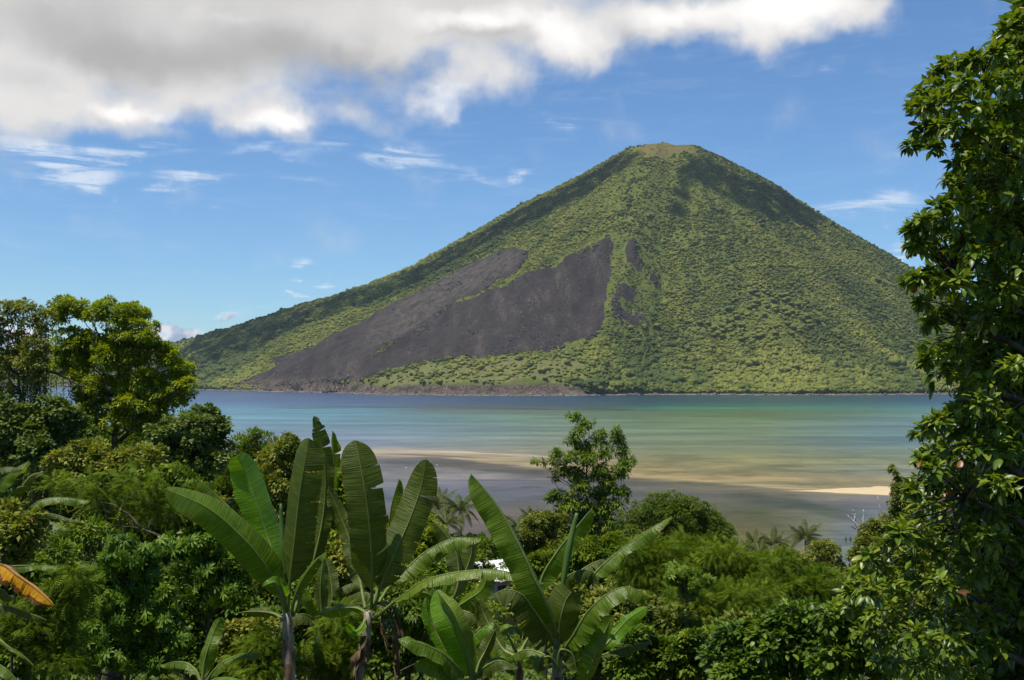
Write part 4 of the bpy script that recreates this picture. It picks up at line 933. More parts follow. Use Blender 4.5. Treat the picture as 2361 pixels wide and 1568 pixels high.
# --- trees on the lower slope that close the gaps, standing behind the ones above
def filler():
    rng = np.random.default_rng(90)
    protos = []
    for k, (m, t) in enumerate(((M_olive, T_simple), (M_mid, T_simple), (M_feather, T_simple))):
        L = [[rng.normal()*1.5, rng.normal()*1.5, rng.uniform(4.2, 7.2), rng.uniform(1.2, 1.9)] for _ in range(13)]
        acc = Acc(); tw = crown(acc, np.array(L), rng, t, .27, .6, lai=1.15, base=.45, spread=.2)
        wd = Acc(); P = np.array([[rng.normal()*.08, rng.normal()*.08, z] for z in np.linspace(-.5, 6.5, 8)]); tube(wd, P, np.linspace(.22, .05, 8), 8, .5)
        for l in L: limb(wd, P[4], l[:3], .08, .03, rng)
        protos.append((acc.mesh('crown', m), wd.mesh('trunk', M_bark, smooth=True)))
    n = 0
    spots = []
    for D, top0, cnt in ((64, 1180, 12), (95, 1200, 15), (130, 1225, 16), (168, 1240, 17), (203, 1262, 19)):
        for i in range(cnt):
            px = -120+(i+rng.uniform(-.35, .35))*2500/cnt
            # ridge of the treetops as it stands in front of the water
            lim = np.interp(px, [-100, 300, 480, 560, 700, 800, 860, 950, 1180, 1260, 1440, 1700, 1960, 2000, 2100, 2400], [950, 960, 1060, 1060, 1080, 1110, 1200, 1215, 1235, 1230, 1230, 1275, 1290, 1230, 1180, 1150])
            spots.append((px, lim+rng.uniform(8, 50), D+rng.uniform(-9, 9), top0, i))
    order = ['first', 'second', 'third', 'fourth', 'fifth', 'sixth', 'seventh', 'eighth', 'ninth', 'tenth', 'eleventh', 'twelfth', 'thirteenth', 'fourteenth', 'fifteenth', 'sixteenth', 'seventeenth', 'eighteenth', 'nineteenth']
    rows = {1180: 'nearest row', 1200: 'second row', 1225: 'middle row', 1240: 'fourth row', 1262: 'row along the shore'}
    for px, py, D, row, num in spots:
        p = at(px, py, D); gz = float(ground_z(p[0], D)); h = p[2]-gz
        if h < 1.6 or (abs(px-1134) < 110 and D < 120) or 1810 < px < 2075: continue
        s = min(h, 12)/8.6; k = rng.integers(3)
        z0 = p[2]-s*8.6
        r = thing('slope_tree', ('olive-green', 'mid-green', 'yellow-green')[k]+' slope tree, '+order[num]+' from the left in the '+rows[row], 'tree', (p[0], D, min(z0, gz+.0) if h <= 12 else z0), 'trees on the lower slope')
        sc = s*(1.25 if h < 5 else 1)
        for nm, me in zip(('crown', 'trunk'), protos[k]):
            o = link(nm, me, r); 
        r.rotation_euler = (0, 0, rng.uniform(0, 6.28)); r.scale = (sc, sc, s)
        n += 1
    print('filler', n)
filler()

# --- low undergrowth
def undergrowth():
    rng = np.random.default_rng(31); acc = Acc(); n = 5200
    D = 6+200*rng.random(n)**1.9; x = rng.uniform(-.68, .68, n)*(D+3); z = ground_z(x, D)
    s = np.clip(D/22, .7, 5)
    per = 26; N = n*per
    uu = unit(rng.normal(size=(N, 3))); uu[:, 2] = np.abs(uu[:, 2])
    S = np.repeat(s, per)
    pos = np.repeat(np.stack([x, D, z], 1), per, 0)+uu*(.5*S*rng.uniform(.4, 1, N))[:, None]
    scatter(acc, T_simple, pos, uu+rng.normal(size=(N, 3))*.4-[0, 0, .2], uu*.4+[0, 0, .8]+rng.normal(size=(N, 3))*.3, .17*S*rng.uniform(.6, 1.2, N), np.clip(.42+.18*rng.normal(size=N)+np.repeat(.15*rng.normal(size=n), per), 0, .97))
    link('undergrowth', acc.mesh('undergrowth', M_mid), label='low green undergrowth covering the hillside', kind='stuff')
undergrowth()

# --- coconut palms by the shore
def palm_protos():
    rng = np.random.default_rng(44); out = []
    for k in range(3):
        acc = Acc(); L = 4.6; n = 26
        t = np.linspace(0, 1, n); drop = (.45, .9, 1.5)[k]
        P = np.stack([np.zeros(n), L*(t*(1-.12*drop*t)), L*(.42*t-drop*.62*t*t)], 1)
        tube(acc, P[::3], np.linspace(.045, .01, len(P[::3])), 4, .9)
        T = unit(np.gradient(P, axis=0))
        for i in range(3, n):
            for s in (-1, 1):
                for q in (0, .5):
                    a = P[i]-T[i]*q*L/n; ll = 1.05*math.sin(math.pi*(.12+.80*t[i]))*rng.uniform(.85, 1.1)
                    d = unit(np.array([s*.9, 0, -.35])+T[i]*.65+rng.normal(size=3)*.08); b = a+d*ll*.55; c = a+d*ll+[0, 0, -.42*ll]
                    w = T[i]*.045
                    acc.add([a-w, a+w, b-w*.9, b+w*.9, c], [[2, 3, 4]], [[0, 1, 3, 2]], float(np.clip(.45+.2*rng.normal(), 0, .95)))
        out.append(acc.mesh('frond', M_palm))
    return out
FR = palm_protos()
def palm(px, py, D, label, seed, scale=1., n=17, hue=None):
    rng = np.random.default_rng(seed); p = at(px, py, D); gz = float(ground_z(p[0], D)); gz = min(gz, p[2]-3)
    b = np.array([p[0]+rng.uniform(-1, 1), D, gz]); root = thing('coconut_palm', label, 'palm', b, 'coconut palms near the shore')
    wd = Acc(); t = np.linspace(0, 1, 10)[:, None]; P = (p-b)*t+np.array([.5, 0, 0])*np.sin(t*3.1)*.6
    tube(wd, P, np.linspace(.2, .11, 10)*scale, 8, .5, rough=.04, rng=rng); link('trunk', wd.mesh('trunk', M_bark2, smooth=True), root)
    for i in range(n):
        k = 0 if i < n*.35 else 1 if i < n*.75 else 2
        o = link('frond', FR[k], root, loc=tuple(p-b)); o.rotation_euler = (rng.uniform(.35, .7) if k == 0 else rng.uniform(-.05, .3) if k == 1 else rng.uniform(-.3, 0), rng.normal()*.1, i*2.4+rng.uniform(-.3, .3))
        s = scale*rng.uniform(.85, 1.1); o.scale = (s, s, s)
palm(*R5(795,735), 200, 'coconut palm leftmost of the clump on the shore right of the round-topped tree', 1, .95)
palm(*R5(912,728), 204, 'coconut palm beside the leftmost one of the right-hand clump, standing over the mudflat', 2, 1.0)
palm(*R5(1108,700), 190, 'lone coconut palm with dark spreading fronds, right of the palm clump', 3, 1.05, 20)
palm(*R5(830,800), 150, 'lighter green coconut palm in front of the right-hand palm clump', 4, .8)
palm(*R5(730,790), 175, 'low coconut palm half hidden by the feathery tree', 9, .8)
palm(*R4(70,590), 185, 'coconut palm left of the pair behind the banana leaves, in front of the mudflat', 5, 1.0, 20)
palm(*R4(195,620), 175, 'coconut palm right of the pair behind the banana leaves, nearest the big upright leaf', 6, 1.05, 20)
palm(*R4(120,700), 165, 'lower coconut palm in front of the pair behind the banana leaves', 7, .9, 18)
palm(*R4(590,665), 200, 'small coconut palm between the upright banana leaf and the tall centre tree', 8, .8)
palm(*R4(525,710), 180, 'dark drooping coconut palm next to the upright banana leaf', 10, .85)
palm(*R4(0,640), 190, 'coconut palm at the right of the second tall banana plant', 12, .9)

# ------------------------------------------------ banana plants
def banana_mat(name, base, light, edge=(.20, .11, .03), trans=.28, rough=.36, brown=.97, patch=0.):
    m, N, out = mat(name)
    lu, lv, var = attr(N, 'lu'), attr(N, 'lv'), attr(N, 'var')
    cmb = N.new('ShaderNodeCombineXYZ'); N.put(cmb.inputs[0], N.m('MULTIPLY', lu, 60)); N.put(cmb.inputs[1], N.m('MULTIPLY', lv, .8)); N.put(cmb.inputs[2], N.m('MULTIPLY', var, 9))
    st = N.noise(cmb.outputs[0], 1, 2, .5)
    cmb2 = N.new('ShaderNodeCombineXYZ'); N.put(cmb2.inputs[0], N.m('MULTIPLY', lu, 7)); N.put(cmb2.inputs[1], N.m('MULTIPLY', lv, 1.5)); N.put(cmb2.inputs[2], N.m('MULTIPLY', var, 9))
    big = N.noise(cmb2.outputs[0], 1, 4, .6)
    c = N.mix(N.step(st, .35, .65), base, light)
    c = N.mix(N.step(big, .4, .65, 0, .6), c, N.mix(1., c, (.62, .72, .55), 'MULTIPLY'))
    e = N.step(N.m('ADD', lv, N.m('MULTIPLY', N.m('SUBTRACT', big, .5), .5+patch)), brown, brown+.08)
    c = N.mix(e, c, edge)
    b = N.new('ShaderNodeBsdfPrincipled'); N.put(b.inputs['Base Color'], c); b.inputs['Roughness'].default_value = rough; b.inputs['Specular IOR Level'].default_value = .36
    bp = N.new('ShaderNodeBump'); bp.inputs['Strength'].default_value = .6; bp.inputs['Distance'].default_value = .02
    N.put(bp.inputs['Height'], N.m('ADD', st, big)); N.l.new(bp.outputs[0], b.inputs['Normal'])
    t = N.new('ShaderNodeBsdfTranslucent'); N.put(t.inputs[0], N.mix(1., c, (1.7, 1.6, .45), 'MULTIPLY'))
    mx = N.new('ShaderNodeMixShader'); mx.inputs[0].default_value = trans
    N.l.new(b.outputs[0], mx.inputs[1]); N.l.new(t.outputs[0], mx.inputs[2]); N.l.new(mx.outputs[0], out.inputs[0]); return m
MB = dict(g=banana_mat('banana_leaf_green', (.078, .140, .007), (.140, .205, .012), trans=.42),
          d=banana_mat('banana_leaf_dark_green', (.058, .085, .008), (.102, .130, .012), trans=.42, rough=.5),  # darker, duller green than the other leaf colours
          b=banana_mat('banana_leaf_bright', (.085, .20, .006), (.15, .27, .010), trans=.45),
          y=banana_mat('banana_leaf_yellow_green', (.12, .19, .015), (.19, .25, .03), trans=.4, brown=.93),
          o=banana_mat('banana_leaf_orange', (.62, .27, .008), (.75, .40, .012), edge=(.16, .05, .01), trans=.3, brown=.62, patch=.5))
def flat_mat(name, c1, c2, rough=.6): return bark_mat(name, c1, c2, 9, rough)
M_rib = flat_mat('banana_midrib', (.11, .15, .03), (.17, .21, .05), .4)
M_stem = flat_mat('banana_stem', (.14, .11, .075), (.36, .29, .21), .6)
M_dead = flat_mat('banana_dead_leaf', (.07, .040, .018), (.22, .14, .07), .85)
M_bunch = flat_mat('banana_fruit', (.05, .10, .02), (.09, .15, .03), .5)
def blade(root, P, hwL, hwR, n, m, rng, pf=.12, tearL=0, tearR=0, droop=.35, wave=.03, origin=(0, 0, 0), rib=.019, blunt=2.2, name='leaf'):
    "P: world points stem to tip; hw: how wide each half looks (m); n: (right, towards viewer, up) hint of the face"
    nst = 61; C = smooth_path(P, nst); T = unit(np.gradient(C, axis=0))
    hint = np.array([n[0], -n[1], n[2]], float)
    X = unit(np.cross(T, hint)); Nn = np.cross(X, T)
    ln = np.concatenate([[0], np.cumsum(np.linalg.norm(np.diff(C, axis=0), axis=1))])
    Wm = max(hwL, hwR); s = np.clip((ln/ln[-1]-pf)/(1-pf), 0, 1)
    prof = np.minimum(1, s/.16)**.55*(1-np.maximum(0, (s-.62)/.38)**blunt)**.6*(1-.10*np.abs(s-.4))
    nc = 6; sv = np.linspace(0, 1, nc); V = []; Q = []; LU = []; LV = []; nv = 0
    i0 = int(np.argmax(s > 0))
    for side, hw, tears in ((-1, hwL, tearL), (1, hwR, tearR)):
        th0 = math.acos(min(1, hw/Wm))
        cuts = sorted(set([i0-1, nst-1]+list(rng.integers(i0+3, nst-2, int(tears*1.7)+1)))) if tears else [i0-1, nst-1]
        segs = [(a, b) for a, b in zip(cuts[:-1], cuts[1:]) if b > a]
        for a, b in segs:
            big = len(segs) > 1
            ex = rng.normal()*.18 if big else 0; sk = rng.normal()*.07 if big else 0
            short = rng.uniform(.88, 1.02) if big else 1
            idx = np.arange(a, b+1); mid = (a+b)/2
            ang = th0+droop*sv[None]+ex*sv[None]
            dx = np.cumsum(np.cos(ang)*(1/(nc-1)), 1)-np.cos(ang[:, :1])/(nc-1); dz = np.cumsum(np.sin(ang)*(1/(nc-1)), 1)-np.sin(ang[:, :1])/(nc-1)
            w = (Wm*prof[idx]*short)[:, None]
            ph = ln[idx][:, None]*9+side*1.3+rng.uniform(0, .6)
            rip = wave*np.sin(ph)*sv[None]**1.6+wave*.5*np.sin(ph*2.7+1)*sv[None]**2
            squeeze = ((mid-idx)*(.10 if big else 0))[:, None]*sv[None]**2*(ln[-1]/nst)
            pts = C[idx][:, None]+side*X[idx][:, None]*(w*dx)[..., None]-Nn[idx][:, None]*(w*dz)[..., None]+Nn[idx][:, None]*rip[..., None]+T[idx][:, None]*(squeeze+sk*w*sv[None]+.10*w*sv[None]**1.5)[..., None]
            k = len(idx); V.append(pts.reshape(-1, 3)); LU.append(np.repeat(ln[idx], nc)); LV.append(np.tile(sv, k))
            ii = np.arange(k-1)[:, None]*nc; jj = np.arange(nc-1)[None]
            q = np.stack([ii+jj, ii+jj+1, ii+nc+jj+1, ii+nc+jj], -1).reshape(-1, 4)+nv
            Q.append(q if side > 0 else q[:, ::-1]); nv += k*nc
    V = np.concatenate(V)-np.asarray(origin); vr = rng.random()
    me = mesh_from(name, V, None, np.concatenate(Q), {'lu': np.concatenate(LU), 'lv': np.concatenate(LV), 'var': np.full(len(V), vr)}, [m], True)
    o = link(name, me, root)
    rb = Acc(); tube(rb, C-np.asarray(origin), rib*(1-.86*(ln/ln[-1]))*(1+.5*(1-s)**6), 7, .5)
    link('midrib', rb.mesh('midrib', M_rib if m is not MB['o'] else M_dead, smooth=True), o); return o
class Banana:
    def __init__(s, fr_, D, label, seed, trunk, tr=.095, group=None, dead=3):
        s.fr = fr_; s.D = D; s.rng = np.random.default_rng(seed); s.k = fr_(1, 0)[0]-fr_(0, 0)[0]
        T = [at(*fr_(*p), D) for p in trunk]                      # crown .. foot, as seen
        foot = T[-1]; gz = float(ground_z(foot[0], D)); gz = min(gz, foot[2]-.1)
        base = np.array([foot[0]+(foot[0]-T[0][0])*.3, D, gz]); s.base = base
        s.root = thing('banana_plant', label, 'banana plant', base, group)
        P = smooth_path(np.array([base-[0, 0, .1]]+T[::-1]), 22)-base
        a = Acc(); r = np.linspace(tr*1.25, tr*.62, 22); tube(a, P, r, 12, .5, rough=.05, rng=s.rng)
        link('trunk', a.mesh('trunk', M_stem, smooth=True), s.root)
        # old leaf sheaths wrapped round the stem, torn and curling away
        for i in range(6):
            a = Acc()
            az = s.rng.uniform(0, 6.28); k0 = s.rng.integers(7, 19); L = s.rng.uniform(.25, .6); e = np.array([math.cos(az), math.sin(az), 0]); tx = np.array([-e[1], e[0], 0])
            c = P[k0]; w = tr*s.rng.uniform(.5, .9)
            pts = []
            for t in np.linspace(0, 1, 6):
                q = c+e*(r[k0]*1.03+.12*L*t*t)+np.array([0, 0, L*(.5-t)]); ww = w*(1-t*.75)
                pts += [q-tx*ww-e*.02, q, q+tx*ww-e*.02]
            a.add(pts, None, [[3*j+u, 3*j+u+1, 3*j+u+4, 3*j+u+3] for j in range(5) for u in (0, 1)], s.rng.random())
            link('dead_sheath', a.mesh('dead_sheath', M_dead, smooth=True), s.root)
    def leaf(s, pts, L, R, n=(0, 1, .25), m='g', z=None, **kw):
        k = s.k; W = []
        z = z or [0]*len(pts)
        for (x, y), dz in zip(pts, z): W.append(at(*s.fr(x, y), s.D+dz))
        kk = k*s.D/F
        return blade(s.root, np.array(W), L*kk, R*kk, n, MB[m], s.rng, origin=s.base, **kw)
    def spike(s, pts, r):
        a = Acc(); P = smooth_path(np.array([at(*s.fr(*p), s.D) for p in pts]), 14)-s.base; q = np.linspace(0, 1, 14)
        tube(a, P, r*s.k*s.D/F*(.5+1.0*np.sin(math.pi*np.clip(q*.9+.05, 0, 1))), 8, .5, rough=.05, rng=s.rng)
        link('rolled_leaf', a.mesh('rolled_leaf', MB_roll, smooth=True), s.root)
MB_roll = flat_mat('banana_rolled_leaf', (.05, .10, .02), (.09, .15, .03), .4)

A = Banana(R3, 15.0, 'tallest banana plant, with a scarred pinkish-grey stem, left of centre', 1, [(768,1190),(772,1300),(775,1420),(780,1568)], .115)
A.leaf([(762,1200),(715,1060),(640,920),(520,775),(330,610),(85,497)], 105, 75, (-.1,1,.35), 'g', [0,-.1,-.3,-.5,-.7,-.8], pf=.10, wave=.015, blunt=3, droop=.25)
A.leaf([(755,1100),(700,880),(610,760),(500,655),(380,540),(268,443)], 85, 12, (-.2,1,.5), 'g', [.1,.2,.3,.4,.5,.5], pf=.2, blunt=3)
A.leaf([(755,1130),(700,900),(650,740),(595,580),(535,410),(484,312)], 128, 22, (-.5,1,.35), 'b', [.0,.0,.1,.1,.1,.0], pf=.22, blunt=3.5, wave=.012, droop=.15)
A.leaf([(772,1180),(785,1000),(812,760),(838,520),(865,360),(892,213)], 92, 122, (.05,1,-.15), 'd', [0,-.2,-.35,-.45,-.5,-.5], pf=.17, tearR=7, blunt=5, wave=.012)
A.leaf([(800,1200),(850,1060),(920,880),(975,600),(975,330),(915,88)], 45, 60, (.4,1,0), 'd', [0,.2,.3,.4,.4,.3], pf=.2, tearL=4, tearR=5, blunt=4)
A.leaf([(820,1190),(880,960),(960,760),(1010,560),(1030,350),(1022,170)], 40, 42, (-.3,1,.1), 'g', [.1,.3,.5,.6,.6,.5], pf=.3, tearL=5, tearR=4, blunt=4)
A.leaf([(765,1120),(738,900),(735,790),(700,722),(652,703)], 34, 14, (-.4,1,.5), 'g', [.3,.5,.6,.8,.8], pf=.4)
A.leaf([(745,1230),(700,1200),(640,1188),(560,1186),(490,1192)], 8, 34, (0,.6,1), 'd', [0,.2,.4,.5,.6], pf=.1)
A.leaf([(790,1200),(820,1080),(870,980),(930,900),(990,850)], 20, 45, (.3,1,.4), 'g', [0,-.3,-.5,-.6,-.6], pf=.2, tearR=4)
A.leaf([(800,1210),(860,1050),(930,950),(960,800),(945,640)], 50, 26, (.2,1,0), 'd', [.1,.5,.7,.8,.8], pf=.25, tearL=4)
A.leaf([(760,1180),(738,1050),(700,1020),(665,1030),(630,1045)], 10, 34, (0,1,.6), 'b', [0,-.3,-.4,-.4,-.4], pf=.3)
A.leaf([(748,1100),(720,900),(695,840),(660,800)], 20, 40, (0,1,.3), 'b', [.2,.4,.4,.4], pf=.4)
A.spike([(760,1000),(745,800),(735,660),(732,582)], 11)

B = Banana(R3, 14.6, 'second tall banana plant, with brown dead leaves hanging from its stem and a fruit bunch', 2, [(1222,1185),(1215,1300),(1195,1400),(1165,1568)], .10)
B.leaf([(1238,1170),(1243,1000),(1235,780),(1212,560),(1180,380),(1148,222)], 118, 100, (0,1,-.1), 'd', [0,-.2,-.4,-.5,-.5,-.4], pf=.13, tearR=4, blunt=5, wave=.012, droop=.2)
B.leaf([(1255,1170),(1300,1020),(1370,860),(1450,680),(1510,510),(1550,332)], 95, 105, (.05,1,-.1), 'd', [0,-.1,-.1,0,.1,.1], pf=.13, tearR=3, blunt=2.6, wave=.014, droop=.25)
B.leaf([(1250,1150),(1320,900),(1335,720),(1355,580),(1395,442)], 14, 52, (0,1,.3), 'g', [.3,.6,.7,.7,.7], pf=.35, blunt=3)
B.leaf([(1205,1170),(1170,980),(1130,820),(1070,660),(1000,490)], 60, 55, (.2,1,-.1), 'd', [0,.3,.5,.6,.6], pf=.15, tearL=6, tearR=5)
B.leaf([(1250,1230),(1410,1100),(1540,1010),(1750,960),(1960,955),(2215,1030)], 18, 62, (0,.55,1), 'y', [0,-.5,-.8,-1.0,-1.1,-1.1], pf=.2, tearR=13, tearL=4, wave=.02, droop=.6)
B.leaf([(1255,1180),(1330,1060),(1430,950),(1560,840),(1700,775),(1860,775)], 12, 85, (0,.6,1), 'g', [.2,.4,.5,.6,.6,.6], pf=.22, tearR=11, droop=.7)
B.leaf([(1225,1200),(1150,1165),(1060,1170),(980,1190),(915,1205)], 14, 40, (0,.6,1), 'g', [.1,.3,.4,.5,.5], pf=.1, tearL=2)
B.leaf([(1210,1220),(1180,1280),(1140,1300),(1100,1250)], 26, 26, (0,1,.4), 'b', [0,-.3,-.5,-.6], pf=.2)
def dead_leaves(b, spots):
    for pts, w in spots:
        P = np.array([at(*b.fr(*p), b.D-.12) for p in pts]); kk = b.k*b.D/F
        a = Acc(); C = smooth_path(P, 20)-b.base
        X = np.array([1, .2, 0]); n = 20
        for q in range(3):
            off = b.rng.normal(size=3)*.03; ph = b.rng.uniform(0, 6)
            V = []
            for i, c in enumerate(C):
                ww = w*kk*(.4+.6*math.sin(math.pi*min(1, i/n+.15)))*b.rng.uniform(.75, 1.1); tw = ph+i*.25
                e = np.array([math.cos(tw), math.sin(tw), 0]); V += [c+off-e*ww, c+off+np.array([0, .02, 0]), c+off+e*ww]
            a.add(V, None, [[3*j+u, 3*j+u+1, 3*j+u+4, 3*j+u+3] for j in range(n-1) for u in (0, 1)], b.rng.random())
        link('dead_leaf', a.mesh('dead_leaf', M_dead, smooth=True), b.root)
dead_leaves(B, [([(1220,1330),(1200,1400),(1160,1480),(1145,1568)], 26), ([(1290,1140),(1340,1160),(1370,1240),(1385,1330),(1370,1430),(1385,1560)], 24), ([(1230,1360),(1225,1430),(1200,1490)], 20), ([(1300,1200),(1310,1300),(1335,1400)], 14)])
def bunch(b, x, y):
    a = Acc(); c = at(*b.fr(x, y), b.D-.1)-b.base
    tube(a, smooth_path(np.array([at(*b.fr(1270,1140), b.D)-b.base, at(*b.fr(1330,1135), b.D-.1)-b.base, c+[0, 0, .2], c+[0, 0, -.15]]), 12), .022, 7)
    for k in range(5):
        for i in range(9):
            az = i/9*6.28+k*.3; e = np.array([math.cos(az), math.sin(az), 0]); p = c+[0, 0, .14-.07*k]
            tube(a, smooth_path(np.array([p+e*.02, p+e*.07+[0, 0, -.005], p+e*.085+[0, 0, .05]]), 6), [.008, .015, .016, .015, .012, .005], 6, b.rng.random())
    link('fruit_bunch', a.mesh('fruit_bunch', M_bunch, smooth=True), b.root)
bunch(B, 1355, 1240)

E_ = Banana(R4, 13.0, 'banana plant with a wide fan of arching leaves, right of centre at the bottom', 3, [(745,1330),(742,1420),(740,1500),(738,1568)], .10)
E_.leaf([(740,1340),(715,1240),(640,1060),(520,800),(400,590),(257,412)], 122, 16, (-.25,1,.3), 'g', [0,-.3,-.5,-.5,-.4,-.3], pf=.12, blunt=3, wave=.035)
E_.leaf([(745,1330),(650,1180),(650,1010),(740,850),(840,725),(937,604)], 16, 92, (.15,1,.3), 'g', [.3,.5,.6,.6,.6,.6], pf=.3, blunt=2.6, tearR=3)
E_.spike([(762,1100),(785,950),(815,790),(850,634)], 13)
E_.leaf([(790,1330),(870,1080),(960,960),(1100,835),(1240,735),(1388,650)], 22, 62, (0,.8,1), 'g', [.2,.3,.3,.3,.3,.3], pf=.34, tearR=8, droop=.5)
E_.leaf([(740,1300),(730,1150),(790,1000),(870,955),(940,965),(985,1050)], 12, 75, (-.1,.7,.8), 'd', [0,.2,.2,.1,.1,.1], pf=.35, tearR=5, droop=.8)
E_.leaf([(785,1200),(800,1060),(870,960),(960,905),(1060,880)], 20, 60, (0,.7,1), 'd', [.3,.5,.6,.7,.8], pf=.35, tearR=5)
E_.leaf([(765,1420),(830,1320),(900,1200),(1010,1095),(1130,1048),(1272,1110)], 14, 98, (0,.75,.9), 'g', [0,-.3,-.4,-.5,-.5,-.5], pf=.12, tearR=8, droop=.4, wave=.03)
E_.leaf([(880,1620),(925,1500),(970,1380),(1010,1290),(1050,1210)], 70, 50, (-.1,1,.1), 'g', [-.2,-.3,-.3,-.2,-.2], pf=.02, blunt=3)
E_.leaf([(820,1480),(1000,1380),(1080,1290),(1150,1220),(1245,1158)], 44, 50, (0,1,.7), 'b', [.2,.2,.3,.3,.3], pf=.35)
E_.leaf([(738,1400),(690,1300),(610,1180),(540,1090),(450,1062),(350,1110)], 125, 22, (0,.8,.7), 'd', [0,-.3,-.5,-.6,-.6,-.6], pf=.12, tearL=6, droop=.5, wave=.03)
E_.leaf([(748,1400),(752,1300),(765,1200),(790,1120),(830,1065)], 95, 105, (0,1,-.2), 'd', [0,-.1,-.2,-.2,-.2], pf=.12, blunt=4)
E_.leaf([(800,1520),(835,1430),(855,1340),(850,1260),(870,1210)], 34, 36, (0,1,.1), 'y', [-.2,-.2,-.2,-.1,-.1], pf=.1)
E_.leaf([(760,1500),(900,1460),(1020,1420),(1120,1385),(1268,1350)], 20, 48, (0,.8,1), 'd', [.1,.3,.5,.6,.7], pf=.3, tearR=4)
E_.leaf([(735,1480),(650,1420),(560,1400),(460,1450)], 55, 20, (0,.9,.8), 'g', [.2,.4,.5,.5], pf=.2, tearL=3)
E_.leaf([(745,1500),(760,1400),(820,1420),(850,1520)], 20, 60, (0,1,.3), 'd', [-.3,-.4,-.4,-.4], pf=.2)
E_.leaf([(735,1500),(700,1440),(650,1450),(625,1520)], 60, 20, (0,1,.3), 'd', [-.3,-.4,-.4,-.4], pf=.2)
FB = Banana(R4, 14.0, 'short banana plant just left of the wide fan of leaves', 4, [(520,1400),(520,1460),(525,1520),(528,1568)], .07)
FB.leaf([(515,1420),(480,1350),(455,1290),(500,1270),(575,1300)], 10, 44, (0,.8,1), 'g', [0,-.2,-.3,-.3,-.3], pf=.5, droop=.5)
FB.leaf([(510,1440),(440,1400),(390,1320),(330,1200),(300,1120)], 50, 45, (0,1,.2), 'd', [0,.1,.2,.3,.3], pf=.2)
FB.leaf([(530,1420),(580,1330),(640,1290),(700,1300)], 16, 46, (0,.9,.8), 'd', [0,.2,.3,.4], pf=.2)
FB.leaf([(510,1460),(430,1470),(370,1490),(330,1560)], 34, 40, (0,1,.6), 'g', [0,-.2,-.3,-.3], pf=.1)
FB.leaf([(540,1450),(600,1440),(650,1490),(680,1568)], 30, 40, (0,1,.6), 'g', [0,-.2,-.3,-.3], pf=.1)
G = Banana(R4, 12.4, 'banana plant with a bright yellow-green half-rolled leaf, bottom centre', 5, [(255,1540),(258,1580),(260,1620)], .08)
G.leaf([(262,1600),(225,1440),(180,1330),(130,1220),(90,1140),(62,1064)], 95, 46, (-.2,1,.25), 'b', [0,-.1,-.2,-.2,-.1,0], pf=.02, blunt=2.4, wave=.012, droop=.15)
G.leaf([(268,1570),(245,1400),(205,1290),(160,1190),(110,1120),(68,1066)], 8, 58, (.5,1,.2), 'y', [-.1,-.3,-.4,-.4,-.3,-.1], pf=.15, blunt=2.2, wave=.01)
G.leaf([(255,1620),(200,1520),(110,1430),(20,1380),(-80,1350),(-150,1340)], 70, 60, (0,.8,.9), 'g', [0,-.4,-.6,-.7,-.8,-.8], pf=.05, wave=.03)
G.leaf([(235,1600),(160,1480),(60,1300),(15,1200),(5,1110)], 45, 40, (0,1,.1), 'b', [.2,.4,.5,.5,.5], pf=.1)
G.leaf([(270,1600),(300,1480),(340,1400),(390,1290)], 45, 40, (0,1,.2), 'd', [.1,.2,.3,.3], pf=.1)
G.leaf([(262,1500),(240,1380),(300,1300),(385,1240)], 12, 50, (0,1,.7), 'b', [.3,.4,.5,.6], pf=.3, tearR=4)
G.leaf([(240,1560),(150,1560),(60,1500),(-60,1480)], 50, 50, (0,.8,.8), 'g', [-.3,-.5,-.6,-.7], pf=.05)
G.leaf([(280,1560),(330,1500),(420,1460),(520,1500)], 20, 50, (0,.9,.9), 'd', [-.1,-.2,-.3,-.3], pf=.05)
C_ = Banana(R2, 15.0, 'young banana plant with three visible leaves at the bottom left of centre', 6, [(1545,1590),(1545,1640),(1545,1700)], .05)
C_.leaf([(1545,1600),(1560,1450),(1590,1330),(1635,1200),(1690,1090)], 62, 72, (0,1,.2), 'g', [0,0,0,.1,.1], pf=.1, blunt=2.6)
C_.leaf([(1560,1620),(1640,1490),(1740,1410),(1860,1370),(2008,1362)], 14, 58, (0,.6,1), 'g', [0,-.1,-.1,0,0], pf=.12, tearR=6, droop=.5)
C_.leaf([(1540,1610),(1500,1500),(1430,1440),(1330,1430),(1220,1460)], 55, 30, (0,.8,.8), 'g', [0,.1,.2,.3,.3], pf=.15, tearL=3)
C_.leaf([(1550,1620),(1650,1560),(1760,1550),(1880,1580)], 10, 40, (0,.6,1), 'b', [0,-.3,-.4,-.4], pf=.15)
H_ = Banana(R3, 20.0, 'shaded banana plant low behind and between the two tall ones', 7, [(975,1240),(950,1330),(930,1420),(900,1568)], .12)
H_.leaf([(970,1250),(955,1130),(955,1020),(970,890)], 46, 40, (0,1,.1), 'd', [0,0,0,.1], pf=.15, tearL=2)
H_.leaf([(985,1240),(1020,1120),(1010,1000),(985,880)], 36, 44, (0,1,.1), 'd', [.2,.3,.4,.5], pf=.15, tearR=3)
H_.leaf([(970,1260),(880,1140),(850,1040),(900,930)], 40, 40, (-.3,1,.3), 'g', [0,-.3,-.3,-.3], pf=.15, tearL=3)
H_.leaf([(990,1250),(1080,1130),(1180,1080),(1290,1100)], 16, 66, (0,.8,.8), 'd', [0,-.4,-.5,-.6], pf=.15, tearR=6, droop=.7)
H_.leaf([(985,1260),(1080,1200),(1180,1170),(1260,1190)], 16, 50, (0,.8,.8), 'g', [-.2,-.5,-.6,-.7], pf=.1, tearR=4, droop=.6)
H_.leaf([(960,1260),(860,1200),(760,1230),(700,1290)], 60, 20, (0,.8,.8), 'd', [0,-.4,-.5,-.6], pf=.1, tearL=4, droop=.6)
